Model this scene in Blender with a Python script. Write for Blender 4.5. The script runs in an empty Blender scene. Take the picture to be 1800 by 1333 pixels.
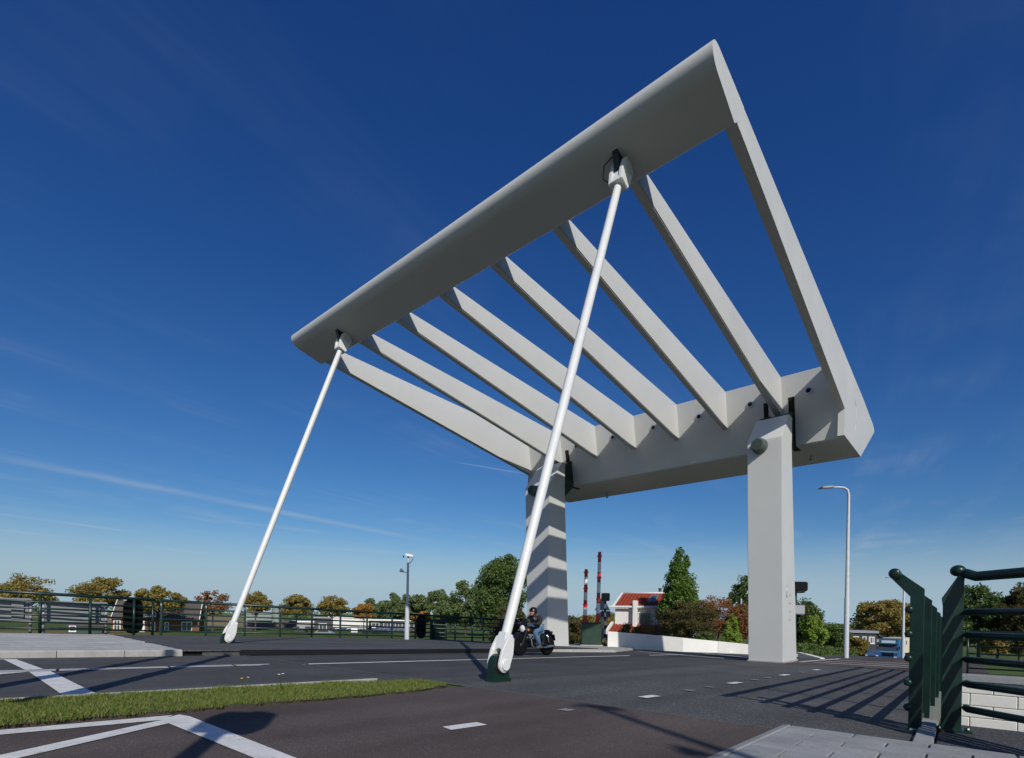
import bpy, bmesh, math, random
import numpy as np
from mathutils import Vector, Matrix, noise as mnoise
rnd = random.Random(7); nrg = np.random.default_rng(11)
R = math.radians
sc = bpy.context.scene; col = sc.collection

# ------------------------------------------------------------------ camera
FPX, CY, YAW, CAMH, ROLL = 919.442, 1085.852, 0.711, 0.7405, -0.017
GRADE = -0.031                                     # the road falls away over the bridge
cs, sn = math.cos(YAW), math.sin(YAW); cr, sr = math.cos(ROLL), math.sin(ROLL)
R0 = Vector((cs, sn, 0)); FW = Vector((-sn, cs, 0)); UP = Vector((0, 0, 1))
CR = cr * R0 - sr * UP; CU = sr * R0 + cr * UP; CAM = Vector((0, 0, CAMH))
cd = bpy.data.cameras.new('camera'); cam = bpy.data.objects.new('camera', cd); col.objects.link(cam)
cam.matrix_world = Matrix(((CR.x, CU.x, -FW.x, 0), (CR.y, CU.y, -FW.y, 0), (CR.z, CU.z, -FW.z, CAMH), (0, 0, 0, 1)))
cd.sensor_width = 36; cd.lens = 36 * FPX / 1800; cd.shift_y = (CY - 666.5) / 1800
cd.clip_start = 0.05; cd.clip_end = 6000
sc.camera = cam
def ray(u, v): return FW + CR * ((u - 900) / FPX) - CU * ((v - CY) / FPX)
def gp(u, v, off=0.0):                              # where a sight line meets the sloping road plane
    d = ray(u, v); t = (off - CAMH) / (d.z - GRADE * d.y); return CAM + d * t
def dp(u, v, dist): return CAM + ray(u, v) * dist   # a point at a given distance
def zr(y): return GRADE * y

# ------------------------------------------------------------------ light
SUN_AZ, SUN_EL = R(147.5), R(32.8)                  # direction the light travels in plan, and its height
ld = Vector((math.cos(SUN_EL) * math.cos(SUN_AZ), math.cos(SUN_EL) * math.sin(SUN_AZ), -math.sin(SUN_EL)))
sl = bpy.data.lights.new('sun', 'SUN'); sl.energy = 3.9; sl.angle = R(0.5); sl.color = (1, 0.95, 0.87)
so = bpy.data.objects.new('sun', sl); col.objects.link(so); so.rotation_euler = ld.to_track_quat('-Z', 'Y').to_euler(); so.location = (20, -20, 30)
W = bpy.data.worlds.new('World'); sc.world = W; W.use_nodes = True
nt = W.node_tree; nt.nodes.clear()
def N(tree, typ, **kw):
    n = tree.nodes.new(typ)
    for k, v in kw.items():
        if k == 'op': n.operation = v
        elif hasattr(n, k): setattr(n, k, v)
    return n
def L(tree, a, b): tree.links.new(a, b)
sky = N(nt, 'ShaderNodeTexSky', sky_type='NISHITA', sun_disc=False)
tosun = -ld
sky.sun_elevation = SUN_EL; sky.sun_rotation = math.atan2(tosun.x, tosun.y)
sky.altitude = 0; sky.air_density = 1.0; sky.dust_density = 0.6; sky.ozone_density = 4.0
hs = N(nt, 'ShaderNodeHueSaturation'); hs.inputs['Saturation'].default_value = 1.13; hs.inputs['Value'].default_value = 1.0
L(nt, sky.outputs[0], hs.inputs['Color'])
tc = N(nt, 'ShaderNodeTexCoord'); sx = N(nt, 'ShaderNodeSeparateXYZ'); L(nt, tc.outputs['Generated'], sx.inputs[0])
def M(op, a, b=None, clamp=False, tree=nt):
    n = N(tree, 'ShaderNodeMath', op=op); n.use_clamp = clamp
    for i, s in enumerate((a, b)):
        if s is None: continue
        if isinstance(s, (int, float)): n.inputs[i].default_value = s
        else: L(tree, s, n.inputs[i])
    return n.outputs[0]
zc = M('MAXIMUM', sx.outputs[2], 0.02)
px_, py_ = M('DIVIDE', sx.outputs[0], zc), M('DIVIDE', sx.outputs[1], zc)   # plan coordinates on a high cloud sheet
def mapr(v, a, b, c=0.0, d=1.0, tree=nt, smooth=True):
    n = N(tree, 'ShaderNodeMapRange'); n.interpolation_type = 'SMOOTHSTEP' if smooth else 'LINEAR'
    L(tree, v, n.inputs[0])
    for i, q in enumerate((a, b, c, d)): n.inputs[1 + i].default_value = q
    return n.outputs[0]
def sheet(u, v):
    d = ray(u, v).normalized(); return (d.x / d.z, d.y / d.z)
cmb = N(nt, 'ShaderNodeCombineXYZ')
# wisps: noise stretched along the trail direction
A, B = sheet(0, 803), sheet(720, 945)
ang = math.atan2(B[1] - A[1], B[0] - A[0]); ca, sa = math.cos(ang), math.sin(ang)
al = M('ADD', M('MULTIPLY', px_, ca), M('MULTIPLY', py_, sa)); ac = M('ADD', M('MULTIPLY', px_, -sa), M('MULTIPLY', py_, ca))
L(nt, M('MULTIPLY', al, 0.16), cmb.inputs[0]); L(nt, M('MULTIPLY', ac, 1.3), cmb.inputs[1])
nz = N(nt, 'ShaderNodeTexNoise'); nz.inputs['Scale'].default_value = 1.1; nz.inputs['Detail'].default_value = 6; nz.inputs['Roughness'].default_value = 0.62
L(nt, cmb.outputs[0], nz.inputs['Vector'])
wisp = M('MULTIPLY', mapr(nz.outputs[0], 0.46, 0.80), 0.30)
cm2 = N(nt, 'ShaderNodeCombineXYZ'); L(nt, px_, cm2.inputs[0]); L(nt, py_, cm2.inputs[1])
nz2 = N(nt, 'ShaderNodeTexNoise'); nz2.inputs['Scale'].default_value = 1.7; nz2.inputs['Detail'].default_value = 5
L(nt, cm2.outputs[0], nz2.inputs['Vector'])
tot = M('MULTIPLY', M('MULTIPLY', wisp, mapr(nz2.outputs[0], 0.35, 0.7)), mapr(sx.outputs[2], 0.15, 0.5, 1.0, 0.25))
for (a, b, w, s) in [((-60, 792), (760, 953), 0.20, 0.17), ((-60, 896), (250, 937), 0.16, 0.20), ((375, 913), (585, 938), 0.16, 0.15), ((810, 814), (940, 836), 0.02, 0.22), ((480, 958), (700, 972), 0.30, 0.13), ((-60, 925), (140, 948), .3, .16), ((240, 960), (380, 975), .3, .15), ((1000, 972), (1130, 976), .2, .10)]:
    p, q = sheet(*a), sheet(*b); dx, dy = q[0] - p[0], q[1] - p[1]; ln = math.hypot(dx, dy); dx /= ln; dy /= ln
    t = M('SUBTRACT', M('ADD', M('MULTIPLY', px_, dx), M('MULTIPLY', py_, dy)), p[0] * dx + p[1] * dy)
    d = M('ABSOLUTE', M('SUBTRACT', M('ADD', M('MULTIPLY', px_, -dy), M('MULTIPLY', py_, dx)), -p[0] * dy + p[1] * dx))
    d = M('ADD', d, M('MULTIPLY', M('SUBTRACT', nz.outputs[0], 0.5), w * 0.9))
    m = M('MULTIPLY', mapr(d, 0, w, 1, 0), M('MULTIPLY', mapr(t, -0.15 * ln, 0.25 * ln), mapr(t, 0.7 * ln, 1.1 * ln, 1, 0)))
    m = M('MULTIPLY', M('MULTIPLY', m, mapr(nz2.outputs[0], 0.25, 0.65, 0.35, 1)), s * 1.45)
    tot = M('ADD', tot, m)
tot = M('MULTIPLY', tot, mapr(sx.outputs[2], 0.03, 0.12), True)
mx = N(nt, 'ShaderNodeMixRGB'); mx.inputs[2].default_value = (5.2, 5.9, 6.6, 1)
# deep polarised blue: a stronger contrast for red and green than for blue, the same over the whole dome
sps = N(nt, 'ShaderNodeSeparateColor'); L(nt, hs.outputs[0], sps.inputs[0]); cbs = N(nt, 'ShaderNodeCombineColor')
for i, (ga, ex) in enumerate(((1.15, 1.41), (.945, 1.20), (.905, .94))):
    L(nt, M('MULTIPLY', M('POWER', M('MULTIPLY', sps.outputs[i], .085), ex), ga / .085), cbs.inputs[i])
hz = N(nt, 'ShaderNodeMixRGB'); hz.inputs[2].default_value = (.345 / .085, .475 / .085, .575 / .085, 1)    # pale air low over the polder
L(nt, mapr(sx.outputs[2], 0.0, 0.165, 1.0, 0.0), hz.inputs[0]); L(nt, cbs.outputs[0], hz.inputs[1])
L(nt, tot, mx.inputs[0]); L(nt, hz.outputs[0], mx.inputs[1])
bg = N(nt, 'ShaderNodeBackground'); bg.inputs[1].default_value = 0.085
wo = N(nt, 'ShaderNodeOutputWorld'); L(nt, mx.outputs[0], bg.inputs[0]); L(nt, bg.outputs[0], wo.inputs[0])
sc.view_settings.view_transform = 'Standard'; sc.view_settings.look = 'None'; sc.view_settings.exposure = 0.0; sc.view_settings.gamma = 1
sc.render.engine = 'CYCLES'

# ------------------------------------------------------------------ materials
def mat(name, c, rough=0.6, metal=0.0, var=0.0, vs=6.0, bump=0.0, bs=40.0, spec=0.5, island=None, dirt=None, coat=0, stretch=None, trans=0):
    m = bpy.data.materials.new(name); m.use_nodes = True; t = m.node_tree; b = t.nodes['Principled BSDF']
    b.inputs['Base Color'].default_value = (*c, 1); b.inputs['Roughness'].default_value = rough; b.inputs['Metallic'].default_value = metal
    b.inputs['Specular IOR Level'].default_value = spec
    if coat: b.inputs['Coat Weight'].default_value = coat
    tcn = N(t, 'ShaderNodeTexCoord'); vec = tcn.outputs['Object']
    if stretch:
        mp = N(t, 'ShaderNodeMapping'); mp.inputs['Scale'].default_value = stretch; L(t, vec, mp.inputs[0]); vec = mp.outputs[0]
    src = None
    if var:
        n = N(t, 'ShaderNodeTexNoise'); n.inputs['Scale'].default_value = vs; n.inputs['Detail'].default_value = 6; n.inputs['Roughness'].default_value = 0.65; L(t, vec, n.inputs['Vector'])
        r = N(t, 'ShaderNodeValToRGB'); r.color_ramp.elements[0].position = 0.3; r.color_ramp.elements[1].position = 0.72
        r.color_ramp.elements[0].color = (*[x * (1 - var) for x in c], 1); r.color_ramp.elements[1].color = (*[min(1, x * (1 + var)) for x in c], 1)
        L(t, n.outputs[0], r.inputs[0]); src = r.outputs[0]
        rr = N(t, 'ShaderNodeMapRange'); L(t, n.outputs[0], rr.inputs[0]); rr.inputs[1].default_value = 0.3; rr.inputs[2].default_value = 0.7
        rr.inputs[3].default_value = max(0.02, rough - 0.08); rr.inputs[4].default_value = min(1, rough + 0.08); L(t, rr.outputs[0], b.inputs['Roughness'])
    if island:
        g = N(t, 'ShaderNodeNewGeometry'); r = N(t, 'ShaderNodeValToRGB'); els = r.color_ramp.elements
        while len(els) < len(island): els.new(0.5)
        for i, ic in enumerate(island): els[i].position = i / (len(island) - 1); els[i].color = (*ic, 1)
        L(t, g.outputs['Random Per Island'], r.inputs[0]); src = r.outputs[0]
    if dirt:
        dc, ds, lo, hi = dirt
        n = N(t, 'ShaderNodeTexNoise'); n.inputs['Scale'].default_value = ds; n.inputs['Detail'].default_value = 8; n.inputs['Roughness'].default_value = 0.7; L(t, tcn.outputs['Object'], n.inputs['Vector'])
        mr = N(t, 'ShaderNodeMapRange'); L(t, n.outputs[0], mr.inputs[0]); mr.inputs[1].default_value = lo; mr.inputs[2].default_value = hi
        mm = N(t, 'ShaderNodeMixRGB'); L(t, mr.outputs[0], mm.inputs[0]); mm.inputs[2].default_value = (*dc, 1)
        if src: L(t, src, mm.inputs[1])
        else: mm.inputs[1].default_value = (*c, 1)
        src = mm.outputs[0]
    if src: L(t, src, b.inputs['Base Color'])
    if bump:
        n = N(t, 'ShaderNodeTexNoise'); n.inputs['Scale'].default_value = bs; n.inputs['Detail'].default_value = 4; L(t, vec, n.inputs['Vector'])
        bp = N(t, 'ShaderNodeBump'); bp.inputs['Strength'].default_value = bump; bp.inputs['Distance'].default_value = 0.02
        L(t, n.outputs[0], bp.inputs['Height']); L(t, bp.outputs[0], b.inputs['Normal'])
    if trans:
        tr = N(t, 'ShaderNodeBsdfTranslucent'); ms = N(t, 'ShaderNodeMixShader'); ms.inputs[0].default_value = trans
        if src: L(t, src, tr.inputs[0])
        else: tr.inputs[0].default_value = (*c, 1)
        L(t, b.outputs[0], ms.inputs[1]); L(t, tr.outputs[0], ms.inputs[2]); L(t, ms.outputs[0], t.nodes['Material Output'].inputs[0])
    return m
def asphalt(name, c, grit, gs, sparkle):
    m = mat(name, c, 0.85, spec=0.25); t = m.node_tree; b = t.nodes['Principled BSDF']
    tcn = N(t, 'ShaderNodeTexCoord')
    big = N(t, 'ShaderNodeTexNoise'); big.inputs['Scale'].default_value = 0.55; big.inputs['Detail'].default_value = 9; big.inputs['Roughness'].default_value = 0.6
    vor = N(t, 'ShaderNodeTexVoronoi'); vor.inputs['Scale'].default_value = gs
    fine = N(t, 'ShaderNodeTexNoise'); fine.inputs['Scale'].default_value = gs * 0.5; fine.inputs['Detail'].default_value = 3
    for n in (big, vor, fine): L(t, tcn.outputs['Object'], n.inputs['Vector'])
    r = N(t, 'ShaderNodeValToRGB'); r.color_ramp.elements[0].position = 0.3; r.color_ramp.elements[1].position = 0.75
    r.color_ramp.elements[0].color = (*[x * 0.78 for x in c], 1); r.color_ramp.elements[1].color = (*[x * 1.22 for x in c], 1); L(t, big.outputs[0], r.inputs[0])
    sp = N(t, 'ShaderNodeSeparateColor'); L(t, vor.outputs['Color'], sp.inputs[0])
    ramp = N(t, 'ShaderNodeValToRGB'); e = ramp.color_ramp.elements; e[0].position = 0.0; e[0].color = (1 - grit, 1 - grit, 1 - grit, 1); e[1].position = 0.93; e[1].color = (1 + grit, 1 + grit, 1 + grit, 1)
    k = e.new(0.97); k.color = (1 + sparkle, 1 + sparkle, 1 + sparkle, 1); L(t, sp.outputs[0], ramp.inputs[0])
    mu = N(t, 'ShaderNodeMixRGB', blend_type='MULTIPLY'); mu.inputs[0].default_value = 1; L(t, r.outputs[0], mu.inputs[1]); L(t, ramp.outputs[0], mu.inputs[2])
    mp = N(t, 'ShaderNodeMapping'); mp.inputs['Scale'].default_value = (1.3, .05, 1); L(t, tcn.outputs['Object'], mp.inputs[0])
    tr = N(t, 'ShaderNodeTexNoise'); tr.inputs['Scale'].default_value = 1.0; tr.inputs['Detail'].default_value = 5; L(t, mp.outputs[0], tr.inputs['Vector'])
    st = N(t, 'ShaderNodeTexNoise'); st.inputs['Scale'].default_value = 2.3; st.inputs['Detail'].default_value = 10; st.inputs['Roughness'].default_value = .75; L(t, tcn.outputs['Object'], st.inputs['Vector'])
    wear = M('MULTIPLY', mapr(tr.outputs[0], .32, .68, .84, 1.16, tree=t), mapr(st.outputs[0], .30, .48, .80, 1.0, tree=t), tree=t)
    mu2 = N(t, 'ShaderNodeMixRGB', blend_type='MULTIPLY'); mu2.inputs[0].default_value = 1; L(t, mu.outputs[0], mu2.inputs[1]); L(t, wear, mu2.inputs[2])
    L(t, mu2.outputs[0], b.inputs['Base Color'])
    bp = N(t, 'ShaderNodeBump'); bp.inputs['Strength'].default_value = 0.5; bp.inputs['Distance'].default_value = 0.006
    ad = M('ADD', vor.outputs['Distance'], fine.outputs[0], tree=t); L(t, ad, bp.inputs['Height']); L(t, bp.outputs[0], b.inputs['Normal'])
    return m
MT = dict(
    white=mat('bridge_paint', (.52, .527, .512), 0.46, var=.03, vs=.5, dirt=((.42, .415, .39), 1.1, .60, 1.0), spec=.32),
    rodwhite=mat('rod_paint', (.68, .69, .68), 0.25, var=.04, vs=3, spec=.5),
    green=mat('dark_green_paint', (.0075, .026, .019), 0.33, var=.2, vs=4, spec=.4, dirt=((.02, .035, .028), 9, .68, .95)),
    green2=mat('cabinet_green', (.006, .032, .018), 0.45, var=.15, vs=3),
    forkdark=mat('fork_dark_green', (.006, .016, .012), .4),
    drum=mat('speaker_grey_green', (.075, .10, .09), .5, var=.15, vs=6),
    black=mat('black_rubber', (.006, .006, .007), 0.7, spec=.12),
    blackgloss=mat('black_paint', (.007, .007, .008), 0.3),
    slot=mat('slot_dark', (.004, .004, .004), 0.9),
    asphalt=asphalt('road_asphalt', (.070, .070, .072), .18, 150, .8),
    lane=asphalt('deck_lane_asphalt', (.060, .060, .063), .18, 150, .7),
    deck=asphalt('deck_grit', (.073, .073, .075), .36, 85, 1.5),
    brown=asphalt('cycle_path_asphalt', (.085, .068, .063), .20, 150, 1.0),
    paint=mat('road_marking', (.66, .66, .64), .7, var=.14, vs=7, dirt=((.14, .14, .14), 18, .56, .78), bump=.25, bs=90),
    paintold=mat('worn_marking', (.30, .30, .29), .8, var=.2, vs=20, dirt=((.08, .075, .075), 34, .45, .62)),
    slab=mat('concrete_slab', (.42, .42, .405), .85, var=.14, vs=2.2, dirt=((.22, .22, .20), 16, .55, .85), bump=.25, bs=110, spec=.25),
    slab3=mat('concrete_slab_dull', (.385, .385, .37), .85, var=.14, vs=2.6, dirt=((.24, .235, .21), 12, .55, .85), bump=.25, bs=110, spec=.25),
    slab4=mat('concrete_slab_pale', (.30, .31, .315), .85, var=.16, vs=3, dirt=((.19, .19, .185), 14, .52, .85), bump=.3, bs=120, spec=.25),
    slab2=mat('concrete_slab_grey', (.27, .28, .285), .85, var=.16, vs=3, dirt=((.17, .17, .165), 14, .52, .85), bump=.3, bs=120, spec=.25),
    kerb=mat('kerb_concrete', (.36, .355, .33), .85, var=.14, vs=3, dirt=((.20, .19, .17), 11, .55, .85), bump=.3, bs=90, spec=.25),
    joint=mat('sand_joint', (.10, .095, .085), .95, var=.3, vs=12),
    polegrey=mat('pole_grey', (.50, .53, .56), .42, var=.08, vs=8),
    steelgrey=mat('galvanised_steel', (.42, .45, .48), .38, metal=.55, var=.1, vs=8),
    sheetgrey=mat('matt_grey_sheet', (.24, .255, .265), .75, var=.06, vs=2, spec=.15),
    panelgrey=mat('grey_panel', (.30, .315, .33), .5, var=.06, vs=3),
    chrome=mat('chrome', (.75, .75, .76), .12, metal=1),
    darkmetal=mat('dark_metal', (.05, .05, .055), .35, metal=.8),
    engine=mat('engine_alloy', (.28, .28, .28), .35, metal=.9, var=.3, vs=20),
    soil=mat('soil', (.055, .045, .030), .95, var=.4, vs=9, bump=.5, bs=20),
    water=mat('canal_water', (.02, .035, .035), .06, bump=.15, bs=3, spec=.5),
    red=mat('signal_red', (.60, .02, .022), .4, var=.08, vs=9), bwhite=mat('boom_white', (.74, .75, .75), .4, var=.06, vs=9),
    wallwhite=mat('white_render', (.74, .735, .70), .85, var=.06, vs=1.5, dirt=((.55, .53, .48), 3.5, .62, .95), bump=.2, bs=40, spec=.2),
    block=mat('white_block', (.72, .71, .67), .8, var=.06, vs=3, dirt=((.48, .46, .40), 6, .6, .95), bump=.2, bs=60, spec=.25),
    tile=mat('red_roof_tile', (.29, .055, .028), .75, var=.3, vs=5, spec=.3),
    brick=mat('brown_brick', (.17, .085, .055), .9, var=.3, vs=6, spec=.2), slate=mat('grey_roof', (.10, .085, .075), .8, var=.25, vs=2, spec=.3),
    glass=mat('window_glass', (.06, .075, .085), .07, spec=.7), frame=mat('white_frame', (.78, .78, .76), .5),
    greyframe=mat('grey_frame', (.20, .21, .22), .5),
    palegreen=mat('pale_green_cladding', (.22, .27, .25), .6, var=.08, vs=2), darkshed=mat('dark_green_cladding', (.03, .055, .042), .6, var=.1, vs=2),
    bluecl=mat('blue_cladding', (.025, .045, .14), .5, var=.15, vs=1), charcoal=mat('charcoal_cladding', (.045, .045, .05), .6, var=.1, vs=1),
    truckblue=mat('truck_blue', (.035, .12, .24), .3, var=.06, vs=2), cream=mat('cream_box', (.62, .57, .41), .55, var=.04, vs=2),
    carblue=mat('car_blue', (.025, .10, .26), .2), cardark=mat('car_dark', (.02, .022, .03), .2), carsilver=mat('car_silver', (.45, .46, .48), .25, metal=.4),
    jacket=mat('dark_brown_jacket', (.022, .017, .014), .6, var=.35, vs=14, bump=.3, bs=30), jeans=mat('blue_jeans', (.075, .16, .27), .85, var=.3, vs=14, bump=.25, bs=120),
    skin=mat('skin', (.46, .24, .17), .5, var=.08, vs=20), boot=mat('grey_boot', (.07, .085, .09), .7, var=.2, vs=20),
    lamp=mat('headlamp_glass', (.75, .76, .78), .08, spec=.8), orange=mat('orange_lens', (.6, .18, .02), .3),
    bark=mat('bark', (.085, .065, .048), .95, var=.35, vs=8, bump=.6, bs=25, stretch=(1, 1, .25)),
    field=mat('dry_field', (.20, .16, .075), .95, var=.25, vs=.05),
)
def leafmat(n, cols): return mat(n, cols[0], .6, spec=.25, island=cols, trans=.32)
LF = dict(
    autumn=leafmat('autumn_leaf', [(0.151, 0.151, 0.040), (0.287, 0.230, 0.057), (0.331, 0.208, 0.052), (0.201, 0.208, 0.055), (0.374, 0.273, 0.071)]),
    amber=leafmat('amber_leaf', [(0.281, 0.120, 0.022), (0.475, 0.216, 0.030), (0.431, 0.259, 0.043), (0.216, 0.151, 0.030)]),
    green=leafmat('green_leaf', [(0.047, 0.098, 0.025), (0.098, 0.161, 0.039), (0.140, 0.184, 0.047), (0.064, 0.129, 0.043)]),
    poplar=leafmat('poplar_leaf', [(0.108, 0.161, 0.055), (0.161, 0.216, 0.076), (0.129, 0.184, 0.086), (0.194, 0.216, 0.064)]),
    conifer=leafmat('conifer_needle', [(0.064, 0.133, 0.025), (0.120, 0.216, 0.039), (0.161, 0.248, 0.047), (0.047, 0.098, 0.025)]),
    lime=leafmat('lime_leaf', [(0.216, 0.323, 0.043), (0.302, 0.409, 0.064), (0.172, 0.259, 0.043)]),
    rust=leafmat('rust_leaf', [(0.300, 0.112, 0.045), (0.225, 0.090, 0.045), (0.360, 0.180, 0.060), (0.150, 0.105, 0.060)]),
    olive=leafmat('olive_leaf', [(0.083, 0.075, 0.027), (0.128, 0.105, 0.042), (0.075, 0.083, 0.027), (0.165, 0.128, 0.053)]),
    grass=leafmat('grass_blade', [(.085, .15, .018), (.14, .205, .03), (.10, .17, .022), (.19, .22, .05), (.30, .26, .11), (.12, .185, .025)]),
    grassdark=leafmat('lawn_blade', [(.05, .10, .014), (.08, .12, .02)]),
)

# ------------------------------------------------------------------ mesh helpers
class MB:
    def __init__(s): s.v = []; s.f = []; s.sm = []
    def add(s, vs, fs, smooth=False):
        o = len(s.v); s.v += [tuple(p) for p in vs]
        for f in fs: s.f.append(tuple(i + o for i in f)); s.sm.append(smooth)
        return s
    def box(s, c, d, rz=0.0, ry=0.0):
        hx, hy, hz = d[0] / 2, d[1] / 2, d[2] / 2; m = Matrix.Translation(c) @ Matrix.Rotation(rz, 4, 'Z') @ Matrix.Rotation(ry, 4, 'Y')
        vs = [m @ Vector((x * hx, y * hy, z * hz)) for x in (-1, 1) for y in (-1, 1) for z in (-1, 1)]
        return s.add(vs, [(0, 1, 3, 2), (4, 6, 7, 5), (0, 4, 5, 1), (2, 3, 7, 6), (0, 2, 6, 4), (1, 5, 7, 3)])
    def span(s, lo, hi): return s.box([(a + b) / 2 for a, b in zip(lo, hi)], [abs(b - a) for a, b in zip(lo, hi)])
    def prism(s, poly, axis, lo, hi, smooth=False):
        def P(p, t): return {0: (t, p[0], p[1]), 1: (p[0], t, p[1]), 2: (p[0], p[1], t)}[axis]
        n = len(poly); vs = [P(p, lo) for p in poly] + [P(p, hi) for p in poly]
        s.add(vs, [tuple(range(n)), tuple(range(2 * n - 1, n - 1, -1))])
        return s.add(vs, [(i, i + n, (i + 1) % n + n, (i + 1) % n) for i in range(n)], smooth)
    def tube(s, pts, rs, n=10, caps=True):
        pts = [Vector(p) for p in pts]
        if isinstance(rs, (int, float)): rs = [rs] * len(pts)
        rings = []; prev = None
        for i, p in enumerate(pts):
            t = (pts[min(i + 1, len(pts) - 1)] - pts[max(i - 1, 0)]).normalized()
            a = t.orthogonal().normalized() if prev is None else (prev - t * prev.dot(t)).normalized()
            prev = a; b = t.cross(a)
            rings.append([p + (a * math.cos(2 * math.pi * k / n) + b * math.sin(2 * math.pi * k / n)) * rs[i] for k in range(n)])
        vs = [q for r in rings for q in r]; fs = []
        for i in range(len(pts) - 1):
            for k in range(n): fs.append((i * n + k, i * n + (k + 1) % n, (i + 1) * n + (k + 1) % n, (i + 1) * n + k))
        s.add(vs, fs, True)
        if caps: s.add(rings[0], [tuple(range(n - 1, -1, -1))]); s.add(rings[-1], [tuple(range(n))])
        return s
    def lathe(s, prof, m, n=20):
        vs = [m @ Vector((r * math.cos(2 * math.pi * k / n), r * math.sin(2 * math.pi * k / n), z)) for r, z in prof for k in range(n)]
        fs = [(i * n + k, i * n + (k + 1) % n, (i + 1) * n + (k + 1) % n, (i + 1) * n + k) for i in range(len(prof) - 1) for k in range(n)]
        s.add(vs, fs, True); k = (len(prof) - 1) * n
        return s.add(vs[:n], [tuple(range(n))]).add(vs[k:], [tuple(range(n))])
    def ball(s, c, r, n=14):
        if isinstance(r, (int, float)): r = (r, r, r)
        prof = [(max(1e-4, math.sin(math.pi * i / (n // 2))), math.cos(math.pi * i / (n // 2))) for i in range(n // 2 + 1)]
        return s.lathe(prof, Matrix.Translation(c) @ Matrix.Diagonal((r[0], r[1], r[2], 1)), n)
    def quad(s, *p): return s.add(p, [tuple(range(len(p)))])
    def mesh(s, name, mats, bev=0.0, seg=2, recalc=True):
        me = bpy.data.meshes.new(name); me.from_pydata(s.v, [], s.f)
        me.polygons.foreach_set('use_smooth', s.sm)
        if recalc or bev:
            bm = bmesh.new(); bm.from_mesh(me); bmesh.ops.remove_doubles(bm, verts=bm.verts, dist=1e-5)
            bmesh.ops.recalc_face_normals(bm, faces=bm.faces)
            for e in bm.edges: e.smooth = len(e.link_faces) == 2 and e.calc_face_angle() < .62
            if bev:
                ed = [e for e in bm.edges if len(e.link_faces) == 2 and e.calc_face_angle() > 0.5]
                bmesh.ops.bevel(bm, geom=ed, offset=bev, segments=seg, affect='EDGES', clamp_overlap=True)
            bm.to_mesh(me); bm.free()
        me.materials.append(mats); return me
    def build(s, name, m, parent=None, bev=0.0, recalc=True, seg=2):
        return link(name, s.mesh(name, m, bev, seg, recalc), parent)
def link(name, me, parent=None):
    o = bpy.data.objects.new(name, me); col.objects.link(o)
    if parent is not None:
        o.parent = parent
        if parent.type == 'EMPTY' or parent.location.length: o.matrix_parent_inverse = basis(parent).inverted()
    return o
def basis(o):
    m = o.matrix_basis
    return (basis(o.parent) @ o.matrix_parent_inverse @ m) if o.parent else m.copy()
def tag(o, label, cat, group=None):
    o['label'] = label; o['category'] = cat
    if group: o['group'] = group
    return o
def struct(o): o['kind'] = 'structure'; return o
def thing(name, label, cat, loc=(0, 0, 0), rz=0.0, group=None):
    o = bpy.data.objects.new(name, None); col.objects.link(o); o.location = loc; o.rotation_euler = (0, 0, rz); o.empty_display_size = .2
    return tag(o, label, cat, group)
def kid(name, mb, m, parent, bev=0.0, seg=2):       # mesh written in the parent's own coordinates
    o = bpy.data.objects.new(name, mb.mesh(name, m, bev, seg)); col.objects.link(o); o.parent = parent; return o
def copy_tree(o, parent=None):
    c = o.copy(); col.objects.link(c)
    if parent is not None: c.parent = parent
    for ch in [x for x in o.children]: copy_tree(ch, c)
    return c

# ------------------------------------------------------------------ terrain and water
def ss(a, b, x): t = max(0.0, min(1.0, (x - a) / (b - a))); return t * t * (3 - 2 * t)
def roadz(y): return zr(y) if y < 35 else zr(35) + (-5.6 - zr(35)) * min(1, (y - 35) / 80)
def polder(x, y): return -3.2 - 2.4 * ss(60, 115, y) * ss(-75, -35, x)
CAN0, CAN1 = 4.93, 18.25
def terr(x, y):
    if CAN0 < y < CAN1 and -60 < x < 90 and not (-21.5 < x < -.2 and False): return -3.6
    left, right = -24.0, 3.0
    if y > 18: left = -13 - 6 * ss(60, 100, y); right = 14
    d = max(left - x, x - right, -70 - y, 0)
    k = 1 - ss(0, 16, d)
    top = roadz(y) - .012
    return polder(x, y) * (1 - k) + top * k
xs = sorted(set([-24, -22, -13, -60, -60.01, 90, 90.01, 3, 14] + [-4000, -2500, -1500, -900, -600, -400, -300] + list(range(-240, -30, 12)) + list(range(-32, 34, 2)) + list(range(40, 240, 14)) + [300, 450, 800, 1500, 3000]))
ys = sorted(set([CAN0, CAN0 + .01, CAN1 - .01, CAN1, 20, 22, 24, 26, 28, 30, 33, 35] + [-1500, -600, -250, -120, -90, -80, -70, -50, -30, -15, -6, 0, 2.5] + list(range(38, 130, 4)) + list(range(140, 400, 20)) + [500, 700, 1000, 1500, 2500, 4000]))
mb = MB(); mb.v = [(x, y, terr(x, y)) for y in ys for x in xs]; nx = len(xs)
mb.f = [(j * nx + i, j * nx + i + 1, (j + 1) * nx + i + 1, (j + 1) * nx + i) for j in range(len(ys) - 1) for i in range(nx - 1)]; mb.sm = [True] * len(mb.f)
tm = mat('turf_ground', (.062, .095, .024), .95, var=.35, vs=.35, dirt=((.16, .13, .06), .02, .5, .62), bump=.5, bs=4, spec=.15)
g = struct(mb.build('ground', tm, recalc=False)); g.data.polygons.foreach_set('use_smooth', [False] * len(g.data.polygons))
struct(MB().quad((-60, CAN0, -2.6), (90, CAN0, -2.6), (90, CAN1, -2.6), (-60, CAN1, -2.6)).build('canal_water', MT['water']))

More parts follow.
